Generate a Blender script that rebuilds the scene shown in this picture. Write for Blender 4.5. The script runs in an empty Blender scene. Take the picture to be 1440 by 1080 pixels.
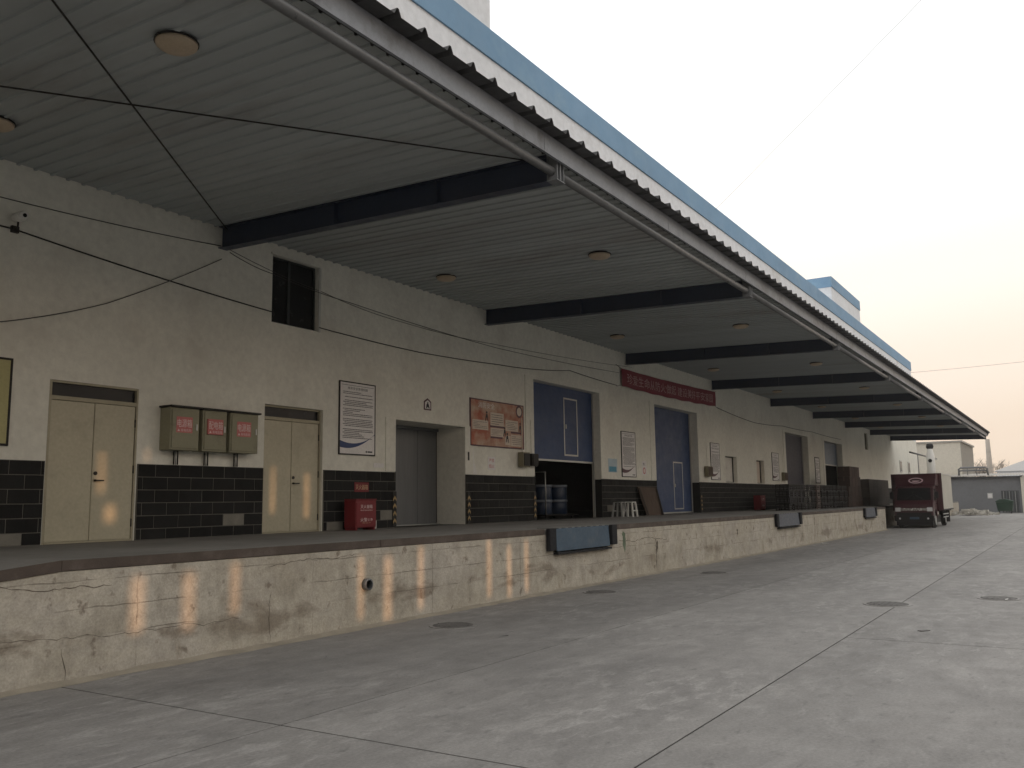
import bpy, bmesh, math, random
import numpy as np
from mathutils import Vector, Matrix
random.seed(7)
S = bpy.context.scene
COL = S.collection
RAD = math.radians

# ------------------------------------------------------------------ camera
CAM_H = 1.62
def cam_axes(yaw, pit, rol):
    f = np.array([math.cos(pit)*math.sin(yaw), math.cos(pit)*math.cos(yaw), math.sin(pit)])
    r = np.array([math.cos(yaw), -math.sin(yaw), 0.0]); u = np.cross(r, f)
    return r*math.cos(rol)+u*math.sin(rol), -r*math.sin(rol)+u*math.cos(rol), f
cr, cu, cf = cam_axes(RAD(57.6189755), RAD(7.6562055), RAD(-0.82275779))
cd = bpy.data.cameras.new('camera'); cam = bpy.data.objects.new('camera', cd); COL.objects.link(cam)
cd.sensor_width = 36.0; cd.lens = 1238.27/1440*36.0; cd.clip_start = 0.05; cd.clip_end = 3000
M = Matrix.Identity(4)
for i in range(3):
    M[i][0], M[i][1], M[i][2] = cr[i], cu[i], -cf[i]
M[2][3] = CAM_H
cam.matrix_world = M
S.camera = cam

# ------------------------------------------------------------------ sky
SUN_EL, SUN_DX = RAD(2.5), 0.10            # sun low behind the yard, shining towards +Y
w = bpy.data.worlds.new('World'); S.world = w; w.use_nodes = True
nt = w.node_tree; nt.nodes.clear()
def N(t, **k):
    n = nt.nodes.new(t)
    for a, b in k.items(): setattr(n, a, b)
    return n
out = N('ShaderNodeOutputWorld'); bg = N('ShaderNodeBackground'); bg.inputs['Strength'].default_value = 0.1
sky = N('ShaderNodeTexSky', sky_type='NISHITA'); sky.sun_disc = False
sky.sun_elevation = SUN_EL; sky.sun_rotation = math.atan2(-SUN_DX, -1.0) % (2*math.pi)
sky.dust_density = 6.0; sky.ozone_density = 1.0; sky.air_density = 1.0
tc = N('ShaderNodeTexCoord'); sp = N('ShaderNodeSeparateXYZ')
nt.links.new(tc.outputs['Generated'], sp.inputs[0])
ma = N('ShaderNodeMath', operation='MULTIPLY_ADD'); ma.inputs[1].default_value = 0.10
nt.links.new(sp.outputs['Y'], ma.inputs[0]); nt.links.new(sp.outputs['Z'], ma.inputs[2])
rp = N('ShaderNodeValToRGB'); nt.links.new(ma.outputs[0], rp.inputs[0])
cr_ = rp.color_ramp; cr_.interpolation = 'EASE'
cr_.elements[0].position = 0.0; cr_.elements[0].color = (.74, .58, .44, 1)
cr_.elements[1].position = 1.0; cr_.elements[1].color = (1.0, 1.0, .99, 1)
for p, c in ((.06, (.80, .66, .53, 1)), (.14, (.85, .74, .63, 1)), (.24, (.91, .85, .77, 1)), (.34, (.97, .95, .915, 1)), (.46, (1.0, 1.0, .995, 1))):
    e = cr_.elements.new(p); e.color = c
sc = N('ShaderNodeMix', data_type='RGBA', blend_type='MULTIPLY'); sc.inputs[0].default_value = 1.0
nt.links.new(rp.outputs[0], sc.inputs[6]); sc.inputs[7].default_value = (12.6, 12.6, 12.6, 1)
ad = N('ShaderNodeMix', data_type='RGBA', blend_type='ADD'); ad.inputs[0].default_value = 0.12
nt.links.new(sc.outputs[2], ad.inputs[6]); nt.links.new(sky.outputs[0], ad.inputs[7])
nt.links.new(ad.outputs[2], bg.inputs['Color']); nt.links.new(bg.outputs[0], out.inputs[0])

# ------------------------------------------------------------------ sun
sl = bpy.data.lights.new('sun', 'SUN'); sl.energy = 2.3; sl.angle = RAD(0.45); sl.color = (1.0, .56, .30)
so = bpy.data.objects.new('sun', sl); COL.objects.link(so)
sd = Vector((SUN_DX, 1.0, -math.tan(SUN_EL))).normalized()
so.rotation_euler = sd.to_track_quat('-Z', 'Y').to_euler(); so.location = (0, -30, 20)

vs = S.view_settings
vs.view_transform = 'Standard'; vs.look = 'None'; vs.exposure = 0.0; vs.gamma = 1.0; vs.use_curve_mapping = False
S.cycles.max_bounces = 8; S.cycles.diffuse_bounces = 5; S.cycles.glossy_bounces = 3
S.cycles.caustics_reflective = False; S.cycles.caustics_refractive = False

# ------------------------------------------------------------------ helpers
class MB:
    def __init__(s): s.v = []; s.f = []; s.sm = []
    def add(s, vs_, fs, smooth=False):
        b = len(s.v); s.v += [tuple(p) for p in vs_]
        for f in fs: s.f.append(tuple(b+i for i in f)); s.sm.append(smooth)
        return s
    def box(s, x0, x1, y0, y1, z0, z1):
        return s.add([(x0,y0,z0),(x1,y0,z0),(x1,y1,z0),(x0,y1,z0),(x0,y0,z1),(x1,y0,z1),(x1,y1,z1),(x0,y1,z1)],
            [(0,3,2,1),(4,5,6,7),(0,1,5,4),(1,2,6,5),(2,3,7,6),(3,0,4,7)])
    def hexa(s, p):
        return s.add(p, [(0,3,2,1),(4,5,6,7),(0,1,5,4),(1,2,6,5),(2,3,7,6),(3,0,4,7)])
    def prism(s, poly, axis, a, b):
        n = len(poly)
        def P(u, v, t): return {'x': (t,u,v), 'y': (u,t,v), 'z': (u,v,t)}[axis]
        vs_ = [P(u,v,a) for u,v in poly] + [P(u,v,b) for u,v in poly]
        fs = [tuple(range(n)), tuple(range(2*n-1, n-1, -1))] + [(i, n+i, n+(i+1)%n, (i+1)%n) for i in range(n)]
        return s.add(vs_, fs)
    def ring(s, c, axis, r_list, t_list, n=20, smooth=True, cap=True, ell=1.0):
        vs_ = []; fs = []
        for r, t in zip(r_list, t_list):
            for k in range(n):
                a = 2*math.pi*k/n; u, v = r*math.cos(a), r*math.sin(a)*ell
                p = {'x': (t,u,v), 'y': (u,t,v), 'z': (u,v,t)}[axis]
                vs_.append((c[0]+p[0], c[1]+p[1], c[2]+p[2]))
        for i in range(len(r_list)-1):
            for k in range(n):
                fs.append((i*n+k, i*n+(k+1)%n, (i+1)*n+(k+1)%n, (i+1)*n+k))
        s.add(vs_, fs, smooth)
        if cap:
            m = len(r_list)-1
            b = len(s.v)-len(vs_)
            s.f.append(tuple(b+k for k in range(n))); s.sm.append(False)
            s.f.append(tuple(b+m*n+k for k in reversed(range(n)))); s.sm.append(False)
        return s
    def tube(s, path, r, n=8):
        path = [Vector(p) for p in path]; rr = r if isinstance(r, (list, tuple)) else [r]*len(path)
        vs_ = []; fs = []
        for i, p in enumerate(path):
            t = (path[min(i+1, len(path)-1)]-path[max(i-1, 0)]).normalized()
            a = Vector((0,0,1)) if abs(t.z) < .9 else Vector((1,0,0))
            u = t.cross(a).normalized(); v = t.cross(u)
            for k in range(n):
                an = 2*math.pi*k/n; vs_.append(p+(u*math.cos(an)+v*math.sin(an))*rr[i])
        for i in range(len(path)-1):
            for k in range(n): fs.append((i*n+k, i*n+(k+1)%n, (i+1)*n+(k+1)%n, (i+1)*n+k))
        fs.append(tuple(range(n))); m = (len(path)-1)*n; fs.append(tuple(m+k for k in reversed(range(n))))
        return s.add(vs_, fs, True)
    def mesh(s, name, bevel=0, seg=2):
        me = bpy.data.meshes.new(name); me.from_pydata(s.v, [], s.f)
        me.polygons.foreach_set('use_smooth', s.sm)
        bm = bmesh.new(); bm.from_mesh(me)
        bmesh.ops.recalc_face_normals(bm, faces=bm.faces)
        if bevel:
            bmesh.ops.remove_doubles(bm, verts=bm.verts, dist=1e-5)
            es = [e for e in bm.edges if len(e.link_faces) == 2 and e.calc_face_angle(0) > .5]
            bmesh.ops.bevel(bm, geom=es, offset=bevel, segments=seg, affect='EDGES', clamp_overlap=True)
        bm.to_mesh(me); bm.free()
        return me
def link(name, me, m, parent=None, loc=(0,0,0), rz=0):
    o = bpy.data.objects.new(name, me); COL.objects.link(o)
    if m is not None and (not me.materials): me.materials.append(m)
    o.location = loc; o.rotation_euler = (0, 0, rz)
    if parent is not None: o.parent = parent
    return o
def rootloc(p):
    v = Vector((0,0,0))
    while p is not None: v += Vector(p.location); p = p.parent
    return v
def obj(name, mb, m, parent=None, bevel=0, seg=2):
    """mesh given in world coordinates; the object's origin is put at the middle of its base"""
    a = np.array(mb.v); base = Vector(((a[:,0].min()+a[:,0].max())/2, (a[:,1].min()+a[:,1].max())/2, a[:,2].min()))
    mb.v = [(x-base.x, y-base.y, z-base.z) for x, y, z in mb.v]
    return link(name, mb.mesh(name, bevel, seg), m, parent, base-rootloc(parent))
def tag(o, label, cat, group=None):
    o['label'] = label; o['category'] = cat
    if group: o['group'] = group
    return o
def thing(name, label, cat, loc, group=None):
    o = bpy.data.objects.new(name, None); COL.objects.link(o); o.location = loc; o.empty_display_size = .2
    return tag(o, label, cat, group)
def struct(o): o['kind'] = 'structure'; return o
def dup(root, loc, label=None, rz=0):
    r = root.copy(); COL.objects.link(r); r.location = loc; r.rotation_euler = (0,0,rz)
    if label: r['label'] = label
    for ch in root.children:
        c = ch.copy(); COL.objects.link(c); c.parent = r
        for g in ch.children:
            d = g.copy(); COL.objects.link(d); d.parent = c
    return r
def text_mesh(body, height, width=None):
    c = bpy.data.curves.new('lettering', 'FONT'); c.body = body; c.extrude = 0.0; c.resolution_u = 3
    o = bpy.data.objects.new('lettering_tmp', c); COL.objects.link(o)
    bpy.context.view_layer.update()
    me = bpy.data.meshes.new_from_object(o.evaluated_get(bpy.context.evaluated_depsgraph_get()))
    bpy.data.objects.remove(o)
    a = np.array([v.co[:] for v in me.vertices]); mn, mx = a.min(0), a.max(0)
    h = mx[1]-mn[1]; wd = mx[0]-mn[0]; k = height/h; kx = k if width is None else width/wd
    for v in me.vertices:
        x = (v.co.x-(mn[0]+mx[0])/2)*kx; z = (v.co.y-(mn[1]+mx[1])/2)*k
        v.co = (x, 0, z)
    me.materials.clear()
    return me
def lettering(body, cx, y, cz, height, m, parent, width=None, axis='y', name='lettering'):
    """flat lettering facing -Y (or -X) at a world point"""
    me = text_mesh(body, height, width)
    if axis == 'x':
        for v in me.vertices: v.co = (0, -v.co.x, v.co.z)
    return link(name, me, m, parent, Vector((cx, y, cz))-rootloc(parent))

# ------------------------------------------------------------------ materials
MATS = {}
def mat(name, col, rough=.8, var=.15, scale=2.0, stretch=(1,1,1), bump=0.0, bscale=60, metal=0.0, fine=.08,
        dirt=None, dirt_scale=1.2, dirt_lo=.55, dirt_hi=.75, rand=0.0, spec=.3):
    m = bpy.data.materials.new(name); m.use_nodes = True; t = m.node_tree; n = t.nodes; L = t.links
    b = n['Principled BSDF']; b.inputs['Roughness'].default_value = rough; b.inputs['Metallic'].default_value = metal
    b.inputs['Specular IOR Level'].default_value = spec
    g = n.new('ShaderNodeNewGeometry'); mp = n.new('ShaderNodeMapping'); mp.inputs['Scale'].default_value = stretch
    L.new(g.outputs['Position'], mp.inputs[0])
    def noise(s, det=5, r=.55):
        x = n.new('ShaderNodeTexNoise'); x.inputs['Scale'].default_value = s; x.inputs['Detail'].default_value = det
        x.inputs['Roughness'].default_value = r; L.new(mp.outputs[0], x.inputs['Vector']); return x
    def rng(src, a, b_, lo, hi):
        x = n.new('ShaderNodeMapRange'); L.new(src, x.inputs[0])
        for i, q in enumerate((a, b_, lo, hi)): x.inputs[i+1].default_value = q
        return x.outputs[0]
    def mul(a, b_):
        x = n.new('ShaderNodeMath'); x.operation = 'MULTIPLY'; L.new(a, x.inputs[0])
        if isinstance(b_, float): x.inputs[1].default_value = b_
        else: L.new(b_, x.inputs[1])
        return x.outputs[0]
    f1 = rng(noise(scale).outputs[0], .25, .75, 1-var, 1+var)
    f2 = rng(noise(scale*17, 3).outputs[0], .25, .75, 1-fine, 1+fine)
    f = mul(f1, f2)
    if rand:
        oi = n.new('ShaderNodeObjectInfo'); f = mul(f, rng(oi.outputs['Random'], 0, 1, 1-rand, 1+rand))
    hs = n.new('ShaderNodeMix'); hs.data_type = 'RGBA'; hs.blend_type = 'MULTIPLY'; hs.inputs[0].default_value = 1
    hs.inputs[6].default_value = (*col, 1); L.new(f, hs.inputs[7]); c = hs.outputs[2]
    if dirt:
        mk = rng(noise(dirt_scale, 8, .65).outputs[0], dirt_lo, dirt_hi, 0, 1)
        mx = n.new('ShaderNodeMix'); mx.data_type = 'RGBA'; L.new(mk, mx.inputs[0]); L.new(c, mx.inputs[6]); mx.inputs[7].default_value = (*dirt, 1)
        c = mx.outputs[2]
    L.new(c, b.inputs['Base Color'])
    L.new(rng(noise(scale*5).outputs[0], .3, .7, max(0, rough-.1), min(1, rough+.1)), b.inputs['Roughness'])
    if bump:
        bp = n.new('ShaderNodeBump'); bp.inputs['Strength'].default_value = bump; bp.inputs['Distance'].default_value = .02
        L.new(noise(bscale, 6, .6).outputs[0], bp.inputs['Height']); L.new(bp.outputs[0], b.inputs['Normal'])
    MATS[name] = m
    return m
plaster = mat('plaster', (.71,.70,.63), .9, .08, .6, (1,1,1.0), .25, 45, dirt=(.54,.51,.45), dirt_scale=.9, dirt_lo=.52, dirt_hi=.9)
reveal_plaster = mat('reveal_plaster', (.62,.60,.55), .9, .10, .8, bump=.15, dirt=(.40,.37,.33), dirt_scale=1.3)
white_wall = mat('white_wall', (.75,.775,.81), .9, .05, .3, dirt=(.55,.54,.52), dirt_scale=.4)
blue_band = mat('blue_band', (.19,.33,.49), .7, .10, .3, fine=.03, dirt=(.24,.38,.50), dirt_scale=.5)
tile_mat = mat('slate_tile', (.0145,.0147,.0147), .75, .2, 2, bump=.2, bscale=30, rand=.3, dirt=(.024,.0225,.020), dirt_scale=2.5, dirt_lo=.5, dirt_hi=.85, spec=.15)
mortar = mat('mortar', (.14,.132,.115), .95)
cement = mat('cement_patch', (.20,.19,.165), .95, .2, 5, bump=.3)
door_paint = mat('olive_cream_door_paint', (.44,.405,.30), .38, .07, 1.2, dirt=(.34,.31,.23), dirt_scale=1.5, spec=.45)
door_frame = mat('door_frame_paint', (.36,.33,.24), .45, .1)
dark_glass = mat('dark_glass', (.010,.011,.012), .2, 0, 1, spec=.22)
steel_grey = mat('elevator_steel', (.15,.155,.16), .42, .06, 1, (1,1,.1), metal=.3)
dark_gap = mat('dark_gap', (.01,.01,.01), .9)
blue_door = mat('blue_door_paint', (.036,.064,.148), .5, .10, .8, dirt=(.042,.066,.13), dirt_scale=1.2)
grey_door = mat('grey_purple_door_paint', (.07,.07,.09), .6, .1)
trim_white = mat('trim_white', (.50,.50,.47), .5, .1)
alu = mat('aluminium', (.45,.45,.43), .4, .1, metal=.4)
navy = mat('navy_beam_paint', (.024,.034,.062), .45, .15, 1.0, spec=.4)
end_steel = mat('grey_end_steel', (.16,.17,.18), .5, .15)
panel_mat = mat('ceiling_panel', (.40,.43,.435), .6, .06, .5, (1,.2,1), fine=.03, rand=.05, dirt=(.29,.28,.27), dirt_scale=.7)
galv = mat('galvanised', (.26,.275,.30), .5, .12, 1.5, metal=.25, dirt=(.10,.095,.09), dirt_scale=1.6, dirt_lo=.55, dirt_hi=.8)
sheet_mat = mat('roof_sheet', (.055,.055,.057), .6, .2, 1.5, rand=.15)
rod_mat = mat('black_rod', (.02,.018,.016), .6)
cable_mat = mat('cable', (.045,.042,.04), .7)
pipe_grey = mat('pipe_grey', (.14,.145,.15), .35, .15, 2, metal=.2)
lamp_mat = mat('lamp_diffuser', (.50,.40,.29), .5, .06)
lip_mat = mat('brown_lip', (.075,.057,.046), .7, .3, 3, (1,1,1), bump=.3, dirt=(.12,.10,.085), dirt_scale=3)
floor_mat = mat('dock_floor', (.20,.19,.175), .8, .2, .8, bump=.1)
box_olive = mat('olive_cabinet_paint', (.25,.24,.165), .5, .08, 2, dirt=(.18,.16,.11), dirt_scale=3)
red_print = mat('red_print', (.52,.17,.165), .6, .08)
pink_white = mat('pale_print', (.72,.60,.58), .6, .05)
white_print = mat('white_print', (.72,.70,.69), .5, .04)
ink = mat('ink', (.05,.05,.055), .7)
blue_ink = mat('blue_ink', (.035,.06,.16), .5)
plum_ink = mat('plum_ink', (.10,.045,.06), .5)
dull_box = mat('dull_box', (.20,.18,.12), .6)
yellow_board = mat('yellow_board', (.42,.39,.19), .5, .08)
fire_red = mat('fire_red', (.17,.016,.021), .45, .1, 2)
gold_print = mat('gold_print', (.55,.40,.24), .6)
banner_red = mat('banner_red', (.21,.034,.048), .75, .12, 3)
banner_text = mat('banner_text', (.50,.31,.31), .75)
orange_print = mat('orange_print', (.36,.11,.065), .6, .35, 2.0, dirt=(.50,.37,.28), dirt_scale=1.9, dirt_lo=.40, dirt_hi=.62)
cream_print = mat('cream_print', (.58,.50,.42), .6, .08, 4)
yellow_paint = mat('hazard_yellow', (.36,.25,.11), .6, .15, 6)
black_paint = mat('hazard_black', (.012,.012,.012), .6)
black_rubber = mat('black_rubber', (.014,.014,.016), .85, .2, 5)
leveller_blue = mat('leveller_blue', (.045,.078,.115), .5, .15, 2.5, dirt=(.09,.11,.13), dirt_scale=3)
leveller_grey = mat('leveller_grey', (.07,.08,.10), .5, .15, 2.5)
plastic_white = mat('plastic_white', (.70,.69,.66), .45, .03)
plastic_grey = mat('plastic_grey', (.30,.30,.29), .5, .05)
brown_board = mat('brown_board', (.075,.05,.036), .75, .2, 2, (1,1,.3))
carton = mat('brown_carton', (.045,.028,.022), .8, .2, 2, rand=.3)
carton_dark = mat('dark_carton', (.03,.024,.02), .8, .2, 2, rand=.3)
crate_mat = mat('crate_plastic', (.007,.006,.006), .6, .2, 3, rand=.5)
crate_pale = mat('crate_pale', (.11,.085,.075), .6, .2, 3, rand=.3)
drum_blue = mat('drum_blue', (.014,.026,.055), .35, .1, 3)
drum_ring = mat('drum_ring', (.17,.19,.225), .35, .1, 3)
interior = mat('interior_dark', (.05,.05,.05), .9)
truck_red = mat('truck_maroon', (.045,.009,.014), .35, .1, 2, spec=.5)
truck_box = mat('truck_box_cream', (.50,.48,.42), .6, .06, 1, (1,1,1))
truck_dark = mat('truck_dark', (.015,.015,.016), .6)
chrome = mat('chrome_grey', (.45,.45,.45), .25, .05, metal=.7)
lens = mat('headlight_lens', (.55,.55,.55), .15, .05)
tyre_mat = mat('tyre', (.015,.015,.015), .9)
emblem_mat = mat('emblem_pink', (.55,.40,.42), .5)
shed_mat = mat('shed_grey', (.17,.175,.185), .8, .1, .5)
shed_door = mat('shed_door', (.06,.065,.07), .8)
bin_green = mat('bin_green', (.025,.055,.038), .5, .15, 2)
clad_cream = mat('cream_cladding', (.62,.58,.50), .7, .06, .3)
clad_side = mat('grey_cladding', (.36,.34,.31), .7, .06, .3)
brick_pale = mat('chimney_render', (.38,.34,.30), .9, .1)
pale_roof = mat('pale_roof', (.42,.41,.40), .7, .05)
pale_blue = mat('pale_blue', (.30,.38,.50), .7, .05)
bark = mat('bark', (.12,.10,.085), .9)
manhole = mat('cast_iron', (.12,.113,.106), .7, .2, 6, bump=.4, bscale=40)
rubble_mat = mat('rubble', (.42,.40,.36), .9, .2, 4)
blocker_mat = mat('sun_blocker_render', (.36,.34,.31), .9, .1, .3)  # shared by the two added sun-blocking walls

def tree_of(m): return m.node_tree, m.node_tree.nodes, m.node_tree.links
def mnode(m, kind, **k):
    n = m.node_tree.nodes.new(kind)
    for a, b in k.items(): setattr(n, a, b)
    return n

def concrete_yard():
    m = bpy.data.materials.new('yard_concrete'); m.use_nodes = True; t, n, L = tree_of(m)
    b = n['Principled BSDF']; b.inputs['Specular IOR Level'].default_value = .35
    g = n.new('ShaderNodeNewGeometry')
    def noise(scale, st=(1,1,1), det=6, r=.6, dist=0):
        mp = n.new('ShaderNodeMapping'); mp.inputs['Scale'].default_value = st; L.new(g.outputs['Position'], mp.inputs[0])
        x = n.new('ShaderNodeTexNoise'); x.inputs['Scale'].default_value = scale; x.inputs['Detail'].default_value = det
        x.inputs['Roughness'].default_value = r; x.inputs['Distortion'].default_value = dist; L.new(mp.outputs[0], x.inputs[0]); return x.outputs[0]
    def rng(s, a, b_, lo, hi):
        x = n.new('ShaderNodeMapRange'); L.new(s, x.inputs[0])
        for i, q in enumerate((a, b_, lo, hi)): x.inputs[i+1].default_value = q
        return x.outputs[0]
    def mix(fac, a, col, mode='MIX'):
        x = n.new('ShaderNodeMix'); x.data_type = 'RGBA'; x.blend_type = mode
        L.new(fac, x.inputs[0]) if not isinstance(fac, float) else setattr(x.inputs[0], 'default_value', fac)
        L.new(a, x.inputs[6]) if not isinstance(a, tuple) else setattr(x.inputs[6], 'default_value', (*a, 1))
        L.new(col, x.inputs[7]) if not isinstance(col, tuple) else setattr(x.inputs[7], 'default_value', (*col, 1))
        return x.outputs[2]
    c = mix(rng(noise(.35), .3, .7, 0, 1), (.218,.208,.198), (.27,.257,.243))
    c = mix(rng(noise(.8, (.25,1,1), 8, .65), .44, .72, 0, .7), c, (.145,.138,.132))        # worn tyre streaks along the dock
    c = mix(rng(noise(1.3, (.45,1,1), 9, .7, .6), .55, .75, 0, .6), c, (.38,.365,.345))      # pale scuffs
    c = mix(1.0, c, rng(noise(3.2, (.6,1,1), 9, .75, .4), .3, .7, .84, 1.14), 'MULTIPLY')
    big = rng(noise(.5, (.6,1,1), 4), .42, .60, 0, 1)
    spk = rng(noise(6.5, (.45,1,1), 8, .72, .5), .50, .66, 0, .6)
    mm = n.new('ShaderNodeMath'); mm.operation = 'MULTIPLY'; L.new(big, mm.inputs[0]); L.new(spk, mm.inputs[1])
    c = mix(mm.outputs[0], c, (.40,.385,.365))                                            # chalky worn speckle
    c = mix(rng(noise(9, (.5,1,1), 5, .6), .60, .70, 0, .6), c, (.13,.125,.12))             # small spots
    oi = n.new('ShaderNodeObjectInfo')
    c = mix(1.0, c, rng(oi.outputs['Random'], 0, 1, .93, 1.07), 'MULTIPLY')
    c = mix(1.0, c, rng(noise(38, det=6), .3, .7, .84, 1.15), 'MULTIPLY')
    L.new(c, b.inputs['Base Color']); L.new(rng(noise(3), .3, .7, .55, .8), b.inputs['Roughness'])
    bp = n.new('ShaderNodeBump'); bp.inputs['Strength'].default_value = .25; bp.inputs['Distance'].default_value = .01
    L.new(noise(55, det=8), bp.inputs['Height']); L.new(bp.outputs[0], b.inputs['Normal'])
    return m
yard_mat = concrete_yard()

def concrete_dock():
    m = bpy.data.materials.new('dock_face_concrete'); m.use_nodes = True; t, n, L = tree_of(m)
    b = n['Principled BSDF']; b.inputs['Specular IOR Level'].default_value = .2; b.inputs['Roughness'].default_value = .9
    g = n.new('ShaderNodeNewGeometry'); sp_ = n.new('ShaderNodeSeparateXYZ'); L.new(g.outputs['Position'], sp_.inputs[0])
    def noise(scale, st=(1,1,1), det=6, r=.6, dist=0):
        mp = n.new('ShaderNodeMapping'); mp.inputs['Scale'].default_value = st; L.new(g.outputs['Position'], mp.inputs[0])
        x = n.new('ShaderNodeTexNoise'); x.inputs['Scale'].default_value = scale; x.inputs['Detail'].default_value = det
        x.inputs['Roughness'].default_value = r; x.inputs['Distortion'].default_value = dist; L.new(mp.outputs[0], x.inputs[0]); return x.outputs[0]
    def rng(s, a, b_, lo, hi):
        x = n.new('ShaderNodeMapRange'); L.new(s, x.inputs[0])
        for i, q in enumerate((a, b_, lo, hi)): x.inputs[i+1].default_value = q
        return x.outputs[0]
    def math_(op, a, b_=0.0):
        x = n.new('ShaderNodeMath'); x.operation = op
        for i, q in enumerate((a, b_)):
            L.new(q, x.inputs[i]) if not isinstance(q, float) else setattr(x.inputs[i], 'default_value', q)
        return x.outputs[0]
    def mix(fac, a, col, mode='MIX'):
        x = n.new('ShaderNodeMix'); x.data_type = 'RGBA'; x.blend_type = mode
        L.new(fac, x.inputs[0]) if not isinstance(fac, float) else setattr(x.inputs[0], 'default_value', fac)
        L.new(a, x.inputs[6]) if not isinstance(a, tuple) else setattr(x.inputs[6], 'default_value', (*a, 1))
        L.new(col, x.inputs[7]) if not isinstance(col, tuple) else setattr(x.inputs[7], 'default_value', (*col, 1))
        return x.outputs[2]
    X, Z = sp_.outputs['X'], sp_.outputs['Z']
    c = mix(rng(noise(.9), .3, .7, 0, 1), (.385,.345,.275), (.46,.42,.355))
    c = mix(rng(noise(2.2, (1,1,.35), 8, .7), .50, .75, 0, .6), c, (.25,.215,.165))          # run-down streaks
    c = mix(rng(noise(.55, (1,1,2), 5), .5, .62, 0, .45), c, (.42,.385,.34))
    c = mix(1.0, c, rng(noise(4, (1,1,1), 9, .75), .3, .7, .74, 1.20), 'MULTIPLY')
    c = mix(rng(noise(3.3, (1,1,.6), 8, .7, .3), .58, .72, 0, .5), c, (.27,.225,.165))
    # damp brown stains with ragged outlines along the lower half
    st = noise(1.15, (.8,1,1.9), 9, .62, .5); zz = rng(math_('ABSOLUTE', math_('SUBTRACT', Z, .33)), .05, .42, .10, -.12)
    c = mix(rng(math_('ADD', st, zz), .60, .70, 0, .62), c, (.165,.13,.095))
    c = mix(rng(noise(6, (1,1,.8), 5), .62, .69, 0, .7), c, (.15,.115,.085))                   # knocks and pits
    # formwork lines and cracks
    wob = math_('MULTIPLY', math_('SUBTRACT', noise(1.6, det=8), .5), .07); zw = math_('ADD', Z, wob)
    ln = None
    for z0, wd in ((.40, .004), (.66, .004), (.93, .004)):
        k = rng(math_('ABSOLUTE', math_('SUBTRACT', zw, z0)), wd, wd*2.2, 1, 0)
        ln = k if ln is None else math_('MAXIMUM', ln, k)
    xw = math_('ADD', X, math_('MULTIPLY', math_('SUBTRACT', noise(3, det=8), .5), .08))
    md = math_('MODULO', math_('ADD', xw, 20.02), 2.45)
    ln = math_('MAXIMUM', ln, rng(math_('ABSOLUTE', math_('SUBTRACT', md, 1.2)), .004, .010, 1, 0))
    ln = math_('MULTIPLY', ln, rng(noise(1.1, det=3), .42, .56, 0, 1))
    c = mix(math_('MULTIPLY', ln, .45), c, (.12,.10,.08))
    c = mix(1.0, c, rng(noise(45, det=8), .25, .75, .82, 1.16), 'MULTIPLY')
    L.new(c, b.inputs['Base Color'])
    bp = n.new('ShaderNodeBump'); bp.inputs['Strength'].default_value = .5; bp.inputs['Distance'].default_value = .02
    hgt = math_('SUBTRACT', noise(16, det=9), math_('MULTIPLY', ln, .5)); L.new(hgt, bp.inputs['Height']); L.new(bp.outputs[0], b.inputs['Normal'])
    return m
dock_mat = concrete_dock()

# ------------------------------------------------------------------ fixed measures (metres)
YD, YW, ZD = 8.15, 12.1, 1.13          # dock face, warehouse wall, dock floor height
BX = [9.8+8.13*k for k in range(-2, 9)] # canopy beams
XE = 75.3                               # end of the canopy
ZC = lambda y: 6.41-.0336*(YW-y)         # canopy ceiling

# ------------------------------------------------------------------ ground and yard
gm = MB(); gm.box(-280, 345, -280, 180, -1.0, -.03)
struct(obj('ground', gm, mat('bare_ground', (.27,.26,.245), .9, .15, .2)))
yard = bpy.data.objects.new('pavement', None); COL.objects.link(yard); struct(yard)
rows = [(8.15, 5.156), (5.143, 2.431), (2.415, -.52), (-.535, -3.4), (-3.415, -6.4), (-6.415, -9.4), (-9.415, -20), (-20.015, -37.5)]
q = MB(); q.box(-30, 130, -37.5, 40, -.028, -.003); obj('joint_filler', q, mat('joint_tar', (.03,.028,.026), .95), yard)
for i, (y1, y0) in enumerate(rows):
    cuts = [-30.0, 4.83, 34.0, 62.0, 130.0] if i < 2 else ([-30.0, -8.0, 11.02, 41.0, 70.0, 130.0] if i < 6 else [-30.0, 50.0, 130.0])
    for a, b in zip(cuts[:-1], cuts[1:]):
        q = MB(); q.box(a+.009, b-.009, y0, y1, -.25, 0.0)
        obj('slab', q, yard_mat, yard)
q = MB(); q.box(47.6, 130, 8.165, 40, -.25, -.001); obj('slab', q, yard_mat, yard)
# ------------------------------------------------------------------ manhole covers
def manhole_cover(x, y, label, r=.33):
    t = thing('manhole_cover', label, 'manhole cover', (x, y, 0), 'manhole covers in the yard')
    q = MB(); q.ring((x,y,0), 'z', [r+.05, r+.05, r+.01], [-.02, .008, .008], 28, False); obj('rim', q, yard_mat, t)
    q = MB(); q.ring((x,y,0), 'z', [r, r, r-.015], [-.02, .012, .016], 28, False)
    for k in range(-3, 4):
        hw = math.sqrt(max(0, (r-.06)**2-(k*.08)**2)); q.box(x-hw, x+hw, y+k*.08-.014, y+k*.08+.014, .014, .021)
    obj('cover', q, manhole, t)
manhole_cover(9.75, 7.17, 'iron manhole cover in front of the open drain pipe', .27)
manhole_cover(14.45, 7.34, 'iron manhole cover below the first blue dock leveller', .27)
manhole_cover(19.23, 6.95, 'iron manhole cover near the dock wall between two dock levellers', .27)
manhole_cover(14.63, 2.57, 'iron manhole cover lying across the long paving joint', .30)
manhole_cover(16.15, 1.18, 'iron manhole cover out in the open yard, away from any joint', .26)

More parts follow.
